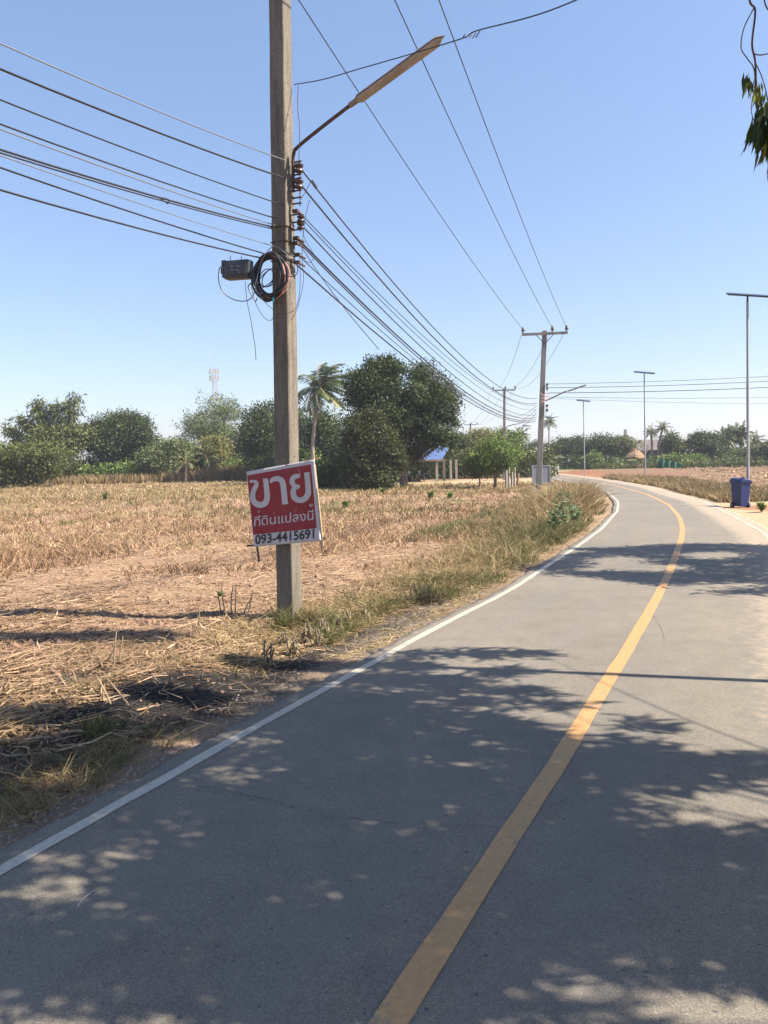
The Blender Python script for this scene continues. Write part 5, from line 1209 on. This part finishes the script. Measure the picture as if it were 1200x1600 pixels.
# verge
V, F, t = standing(34000, 8.6, 20, lambda y: xl(y) - 3.2, vg, lambda x, y: (RNG.random(len(x)) < sst(.0, 1.0, dleft(x, y) - .5) * (1 - sst(1.5, 2.7, dleft(x, y))) * (.25 + 1.2 * sst(.35, .6, fbm(x, y, 1.1, 55)))), lambda x, y: .20 + .20 * sst(11, 14, y), .0045, 1.8, .6, .8, .05, clump=12)
stuff('dry_grass', V, F, LM['dry'], t, 'matted dry grass on the verge round the nearest pole')
V, F, t = standing(16000, 12.5, 21, lambda y: xl(y) - 2.6, vg, lambda x, y: (RNG.random(len(x)) < sst(.3, .9, dleft(x, y)) * (1 - sst(1.1, 2.0, dleft(x, y))) * (.3 + .9 * sst(.4, .6, fbm(x, y, .9, 56)))), lambda x, y: .20 + .25 * sst(14, 17, y), .005, 1.7, .4, .6, clump=14)
stuff('green_grass', V, F, LM['green'], t, 'olive green grass on the verge beyond the nearest pole')
V, F, t = standing(60000, 19, 56, lambda y: xl(y) - 6.5, lambda y: xl(y) - .5, lambda x, y: (RNG.random(len(x)) < sst(.3, 1.2, dleft(x, y)) * (1 - sst(2.4, 4.2, dleft(x, y) + 2.4 * (fbm(x, y, .5, 57) - .5)))), lambda x, y: .26 + .75 * sst(21, 29, y) * sst(.4, 1.3, dleft(x, y)) * (1 - .85 * sst(2.4, 4.0, dleft(x, y))) * (1 - .8 * sst(36, 43, y)) * (.5 + .9 * fbm(x, y, .5, 58)), .009, 1.7, .38, .6, clump=14)
stuff('tall_dry_grass', V, F, LM['dry'], np.clip(t * .9 + .1, 0, 1), 'tall tangled dry grass inside the bend of the road')
V, F, t = standing(14000, 19, 44, lambda y: xl(y) - 4.5, lambda y: xl(y) - .5, lambda x, y: fbm(x, y, .7, 59) > .5, .4, .006, 1.7, .5, .7, clump=12)
stuff('green_grass', V, F, LM['green'], t * .8, 'greenish stems within the tall dry grass by the bend')
V, F, t = lying(30000, 6.3, 24, lambda y: xl(y) - 2.0, lambda y: xl(y) - .24, lambda x, y: (dleft(x, y) > .24) & (RNG.random(len(x)) < sst(.15, .6, dleft(x, y) + .5 * (fbm(x, y, 1.5, 91) - .5))) & (y > 8.2 - .5 * dleft(x, y)), .11, .005, 1.7, .008)
stuff('straw_litter', V, F, LM['dry'], t, 'fine reddish straw along the edge of the asphalt')
V, F, t = lying(7000, 4.8, 10.5, lambda y: xl(y) - 3, lambda y: xl(y) - .5, lambda x, y: (BURNT(x, y) > .3) & (RNG.random(len(x)) < .7), .14, .005, 1.5, .015, .4, False)
stuff('charred_stalks', V, F, LM['char'], t, 'blackened burnt stalks in the scorched patch')
V, F, t = standing(16000, 3.4, 7.2, lambda y: -.5 * y - 1.2, vg, lambda x, y: (RNG.random(len(x)) < sst(.35, .7, dleft(x, y)) * (1 - sst(2.0, 2.8, dleft(x, y))) * (.1 + 1.2 * sst(.42, .6, fbm(x, y, 1.6, 62)))), .22, .004, 1.3, .7, .9, clump=16)
stuff('green_grass', V, F, LM['green'], t, 'shaded green grass tufts at the lower left verge')
V, F, t = standing(26000, 3.4, 8.8, lambda y: -.5 * y - 1.2, vg, lambda x, y: (RNG.random(len(x)) < sst(.32, .6, dleft(x, y)) * (.1 + .9 * sst(.45, .6, fbm(x, y, 1.5, 63)))), .20, .004, 1.3, .9, 1.0, clump=16)
stuff('dry_grass', V, F, LM['dry'], t * .8, 'dry grass tufts at the lower left verge')
V, F, t = standing(20000, 7.2, 13, lambda y: xl(y) - 2.0, lambda y: xl(y) - .4, lambda x, y: (RNG.random(len(x)) < 1.3 * sst(.44, .62, fbm(x, y, 1.7, 93)) * sst(.4, .8, dleft(x, y))), .26, .0045, 1.3, .6, .8, clump=18)
stuff('green_grass', V, F, LM['green'], t, 'low olive grass between the wilted plants and the asphalt')
# gravel on the shoulder
n = 2600; y = ysamp(n, 3, 12, 2); x = xl(y) - (.22 + RNG.random(n) ** 1.3 * .5) / hdg(y); s = .004 + .010 * RNG.random(n) ** 3
base = np.array([[1, 0, 0], [0, 1, 0], [-1, 0, 0], [0, -1, 0], [0, 0, 1.]]); V = (np.stack([x, y, gz(x, y)], 1)[:, None] + base[None] * s[:, None, None] * (1 + RNG.normal(0, .25, (n, 5, 1)))).reshape(-1, 3)
i = np.arange(n)[:, None] * 5; F = np.concatenate([i + [[0, 1, 4]], i + [[1, 2, 4]], i + [[2, 3, 4]], i + [[3, 0, 4]]]); M['stone'] = simple('pebble_stone', (.28, .25, .21), .9, .4, 40)
stuff('gravel', V, [F], M['stone'], None, 'small gravel and grit on the left shoulder')
# soil crumbs of the field
n = 26000; y = ysamp(n, 5.5, 34, 2); x = lef(y) + (vg(y) - lef(y)) * RNG.random(n); k = (dleft(x, y) > .8) & unburnt(x, y); x = x[k]; y = y[k]; n = len(x); s = (.006 + .022 * RNG.random(n) ** 4) * (1 + y / 20)
V = (np.stack([x, y, gz(x, y)], 1)[:, None] + base[None] * s[:, None, None] * (1 + RNG.normal(0, .3, (n, 5, 1)))).reshape(-1, 3); i = np.arange(n)[:, None] * 5
F = np.concatenate([i + [[0, 1, 4]], i + [[1, 2, 4]], i + [[2, 3, 4]], i + [[3, 0, 4]]]); M['clod'] = simple('pinkish_soil_clod', (.24, .155, .105), .95, .4, 30)
stuff('soil_crumbs', V, [F], M['clod'], None, 'loose crumbs of pinkish field soil')
# right side
rgt = lambda y: .56 * y + 6
n = 30000; y = ysamp(n, 28, 108, 1.5); x = xr(y) + (rgt(y) - xr(y)) * RNG.random(n); k = (dright(x, y) > 4.5) & (RNG.random(n) < .4 + fbm(x, y, .2, 64)); k &= ~((np.abs(y - 29.5) < 3.5)) & ~((y > 69) & (x < 34)); x = x[k]; y = y[k]; n = len(x); s = (.03 + .10 * RNG.random(n) ** 2) * (.6 + y / 90)
V = (np.stack([x, y, gz(x, y)], 1)[:, None] + base[None] * s[:, None, None] * (1 + RNG.normal(0, .35, (n, 5, 1)))).reshape(-1, 3); i = np.arange(n)[:, None] * 5
F = np.concatenate([i + [[0, 1, 4]], i + [[1, 2, 4]], i + [[2, 3, 4]], i + [[3, 0, 4]]]); M['brown_clod'] = simple('brown_soil_clod', (.17, .105, .065), .95, .4, 6)
stuff('soil_clods', V, [F], M['brown_clod'], None, 'turned brown soil clods in the right field')
V, F, t = lying(15000, 30, 100, lambda y: xr(y) + 3, rgt, lambda x, y: (np.abs(y - 29.5) > 3) & ~((y > 69) & (x < 34)), .35, .014, 1.5, .06)
stuff('straw_litter', V, F, LM['straw'], t, 'pale husks strewn over the right field')
V, F, t = standing(40000, 32, 69, lambda y: xr(y) + .5, lambda y: xr(y) + 5.5 + 0 * y, lambda x, y: (RNG.random(len(x)) < (1 - sst(2.2, 5, dright(x, y) + 2.5 * (fbm(x, y, .3, 65) - .5)))), lambda x, y: .25 + .5 * fbm(x, y, .35, 66), .010, 1.5, .4, .6, clump=12)
stuff('dry_grass', V, F, LM['dry'], t * .9, 'dry grass along the outer side of the bend')
V, F, t = standing(12000, 32, 60, lambda y: xr(y) + 1, lambda y: xr(y) + 5 + 0 * y, lambda x, y: fbm(x, y, .4, 67) > .53, .5, .009, 1.5, .4, .6, clump=12)
stuff('green_grass', V, F, LM['green'], t * .8, 'green weeds among the dry grass outside the bend')
# undergrowth in front of the far trees
def under(n, x0, x1, y0, y1, h, kind, label, leaf=.3):
    x = RNG.uniform(x0, x1, n); y = RNG.uniform(y0, y1, n); hh = h * (.35 + .9 * fbm(x, y, .18, 68)); z = RNG.random(n) ** .7 * hh + gz(x, y); P = np.stack([x, y, z], 1); T = unit(RNG.normal(size=(n, 3)) + [0, 0, .3]); Nr = unit(RNG.normal(size=(n, 3)) * .6 + [0, 0, .6]); Nr = unit(Nr - T * np.sum(Nr * T, 1, keepdims=True)); s = .6 + .8 * RNG.random(n)
    V, F = leaf_geo(P, T, Nr, leaf * s, leaf * .6 * s); stuff('undergrowth', V, [F], LM[kind], np.repeat(np.clip(RNG.random(n) * .7 + .5 * (fbm(x, y, .3, 69) - .3), 0, 1), 4), label)
under(30000, -62, 4, 91, 98, 2.6, 'fresh', 'bright green undergrowth before the left tree line')
under(15000, -70, 12, 98, 106, 3.2, 'olive', 'dark tangle of undergrowth under the left trees', .34)
under(13000, 2, 17, 76, 84, 3.4, 'olive', 'scrub behind the yard right of the big tree', .28)
under(9000, -12, -1, 70, 78, 3.0, 'dark', 'dark scrub behind the big tree', .26)
under(22000, 30, 80, 104, 113, 1.0, 'olive', 'low green scrub in front of the right tree line')
under(9000, 33, 84, 114, 119, 2.0, 'pale', 'pale scrub between the trees on the right', .34)
under(12000, 16, 36, 116, 128, 2.4, 'dark', 'dark undergrowth behind the red earth bank', .34)
under(14000, -95, -55, 84, 100, 5.5, 'olive', 'undergrowth continuing left of the picture edge', .34)
under(20000, -60, 120, 150, 170, 2.6, 'dark', 'hazy far scrub behind all the trees', .7)

# ------------------------------------------------------------------ single plants
def plant(name, px, py, label, cat, n, L, W, kind, up_=.8, tb=.5, group=None, stem=.0, seed=0, sc=1.0, dr=.3):
    B = G(px, py); B[2] = float(gz(B[0], B[1])); B = np.array([B[0], B[1], B[2]]); e = empty(name, B, label, cat, group)
    rg = np.random.default_rng(seed + int(px)); ms = MB(); P = []; T = []
    for k in range(max(1, n // 6)):
        a = rg.uniform(0, 6.28); tp_ = B + np.array([math.cos(a) * .25 * stem, math.sin(a) * .25 * stem, stem * rg.uniform(.7, 1.1)]) * sc; c = smoothpts([B - [0, 0, .03], (B + tp_) / 2 + [rg.normal() * .02, 0, 0], tp_], 4); ms.tube(c, .006 * sc + .003, 5)
        for j in range(6):
            q = c[int(len(c) * (.25 + .74 * j / 6))]; P.append(q); a2 = rg.uniform(0, 6.28); T.append([math.cos(a2), math.sin(a2), up_ + rg.normal() * dr])
    ms.build('stem', M['bark'] if kind in ('pal_w', 'brown', 'dry') else LMSTEM, e)
    P = np.array(P); T = unit(np.array(T)); Nr = unit(rg.normal(size=T.shape) * .3 + [0, 0, 1]); Nr = unit(Nr - T * np.sum(Nr * T, 1, keepdims=True)); s = .6 + .7 * rg.random(len(P))
    V, F = leaf_geo(P, T, Nr, L * s, W * s); np_mesh('leaves', V, [F], LM[kind], e, np.repeat(np.clip(rg.random(len(P)) * .5 + tb - .25, 0, 1), 4))
LMSTEM = simple('green_stem', (.14, .17, .07), .7, .2, 12)
for k, (px, py, h, lb) in enumerate(((418, 1040, .26, 'withered plant with a dark leaf, leftmost and lowest of the pale wilted row'), (440, 1012, .2, 'small wilted plant just behind the leftmost of the pale row'), (458, 1022, .22, 'wilted pale leaved plant close right of the nearest pole foot, low one'),
      (476, 1008, .24, 'wilted pale plant with hanging leaves, third along the verge'), (492, 1012, .2, 'short wilted plant beside the scorched edge, fourth along the verge'), (508, 996, .24, 'wilted plant fifth along the verge right of the pole'), (530, 988, .22, 'wilted plant sixth along the verge, near the fringe shadows'),
      (545, 980, .2, 'wilted plant seventh along the verge'), (572, 968, .2, 'wilted plant farthest along the verge before the spiky tuft'))):
    plant('withered_plant', px, py, lb, 'plant', 30, .085, .024, 'pal_w', -.7, .6, 'withered pale plants along the scorched verge', h)
for px, py, lb, h in ((882, 826, 'thick leaved grey green plant taller than the rest, by the bend verge', .95), (866, 838, 'bright green broad leaved plant left of the grey green one', .7), (900, 822, 'grey green leafy plant nearest the white line at the bend', .6)):
    plant('broad_leaf_plant', px, py, lb, 'plant', 60, .20, .10, 'milk', .5, .35 + .2 * (px != 866), 'broad leaved plants in the verge at the bend', h, sc=1.0)
for px, py, lb, h, kd in ((673, 783, 'small fresh green sapling, left one of two in the field before the shelter', .45, 'fresh'), (703, 780, 'spreading low green weed in the field right of the sapling', .28, 'fresh'), (165, 783, 'dark green weed alone in the far left field', .5, 'fresh'), (540, 796, 'low green weed in the field right of the sale sign', .3, 'fresh'),
                      (1190, 800, 'small green weed at the sandy edge behind the bin', .3, 'fresh'), (598, 772, 'green weed at the foot of the big tree', .3, 'fresh'), (862, 748, 'dark small plant standing up against the far road', 1.1, 'dark'), (345, 935, 'tiny green weed in the straw left of the nearest pole', .1, 'fresh')):
    plant('weed', px, py, lb, 'weed', 90, .17 * (1 if py < 900 else .3), .07 * (1 if py < 900 else .3), kd, .5, .5, 'green weeds scattered about the field edges', h)
for px, py, n, L, kd, lb in ((666, 944, 170, .42, 'char', 'dark spiky dried tuft on the verge midway to the bend'), (446, 986, 260, .40, 'green', 'green grass tuft at the foot of the nearest pole'), (478, 982, 240, .34, 'dry', 'dry grass tuft right of the foot of the nearest pole'), (150, 1148, 220, .2, 'green', 'green grass tuft in the shaded lower left verge')):
    c = G(px, py); x = np.full(n, c[0]) + RNG.normal(0, .07, n) * (1 + (py < 965)); y = np.full(n, c[1]) + RNG.normal(0, .06, n) * 1; P = np.stack([x, y, gz(x, y) - .01], 1); Dv = unit(np.stack([RNG.normal(0, .5, n), RNG.normal(0, .5, n), np.ones(n)], 1))
    bd = np.stack([RNG.normal(0, .3, n), RNG.normal(0, .3, n), -np.abs(RNG.normal(0, .2, n))], 1); V, F1, F2 = blade_geo(P, Dv, L * (.5 + .6 * RNG.random(n)), np.full(n, .007), bd)
    tag(np_mesh('grass_tuft', V, [F1, F2], LM[kd], None, np.repeat(RNG.random(n) * .8, 5)), lb, 'grass tuft', 'single tufts on the verge')
# broken dry stalks standing near the pole and at the lower left
for pts, lb in (([(352, 965, 346, 918), (362, 968, 364, 915), (368, 966, 369, 912), (385, 972, 395, 922), (346, 968, 340, 925), (378, 970, 392, 935), (310, 985, 308, 940)], 'cluster of upright broken stalks left of the nearest pole'),
                ([(178, 1045, 182, 985), (163, 1040, 186, 1000), (186, 1040, 192, 995)], 'leaning broken stalks in the thick straw at left'),
                ([(158, 1095, 157, 1060), (175, 1110, 150, 1055), (205, 1112, 165, 1058), (160, 1100, 163, 1070)], 'crossed broken stalks above the shaded green tuft'),
                ([(205, 1000, 245, 1010), (500, 950, 512, 895), (506, 950, 512, 900)], 'thin upright dead stalks right of the nearest pole')):
    e = None
    for x0_, y0_, x1_, y1_ in pts:
        a = G(x0_, y0_); a[2] = float(gz(a[0], a[1])); b = D(x1_, y1_, a[1] + random.uniform(-.08, .08)); m = MB()
        if e is None: e = empty('broken_stalks', a, lb, 'stalks', 'broken crop stalks standing in the straw')
        c = smoothpts([a - [0, 0, .02], (a + b) / 2 + [random.gauss(0, .01), 0, 0], b], 3); m.tube(c, list(np.linspace(.010, .006, len(c))), 6); m.build('stalk', M['bamboo' if random.random() < .6 else 'wood'], e, True)
# straw scrap lying on the road
P = smoothpts([G(121, 1418, ROADZ + .006), G(128, 1406, ROADZ + .012), G(147, 1391, ROADZ + .006)], 5); m = MB(); m.tube(P, .0014, 5); tag(m.build('straw_scrap', M['tape']), 'single pale straw lying on the shaded asphalt at lower left', 'straw')

# ------------------------------------------------------------------ haze
mh, nh, ph_ = new_mat('haze'); nh.nodes.remove(ph_); pv = nh.nodes.new('ShaderNodeVolumePrincipled'); pv.inputs['Density'].default_value = .0005; pv.inputs['Color'].default_value = (.86, .90, 1.0, 1); pv.inputs['Anisotropy'].default_value = .2
nh.links.new(pv.outputs[0], nh.nodes['Material Output'].inputs['Volume'])
m = MB(); m.box((0, 380, 24.5), (1900, 1900, 53)); tag(m.build('haze', mh), kind='stuff')
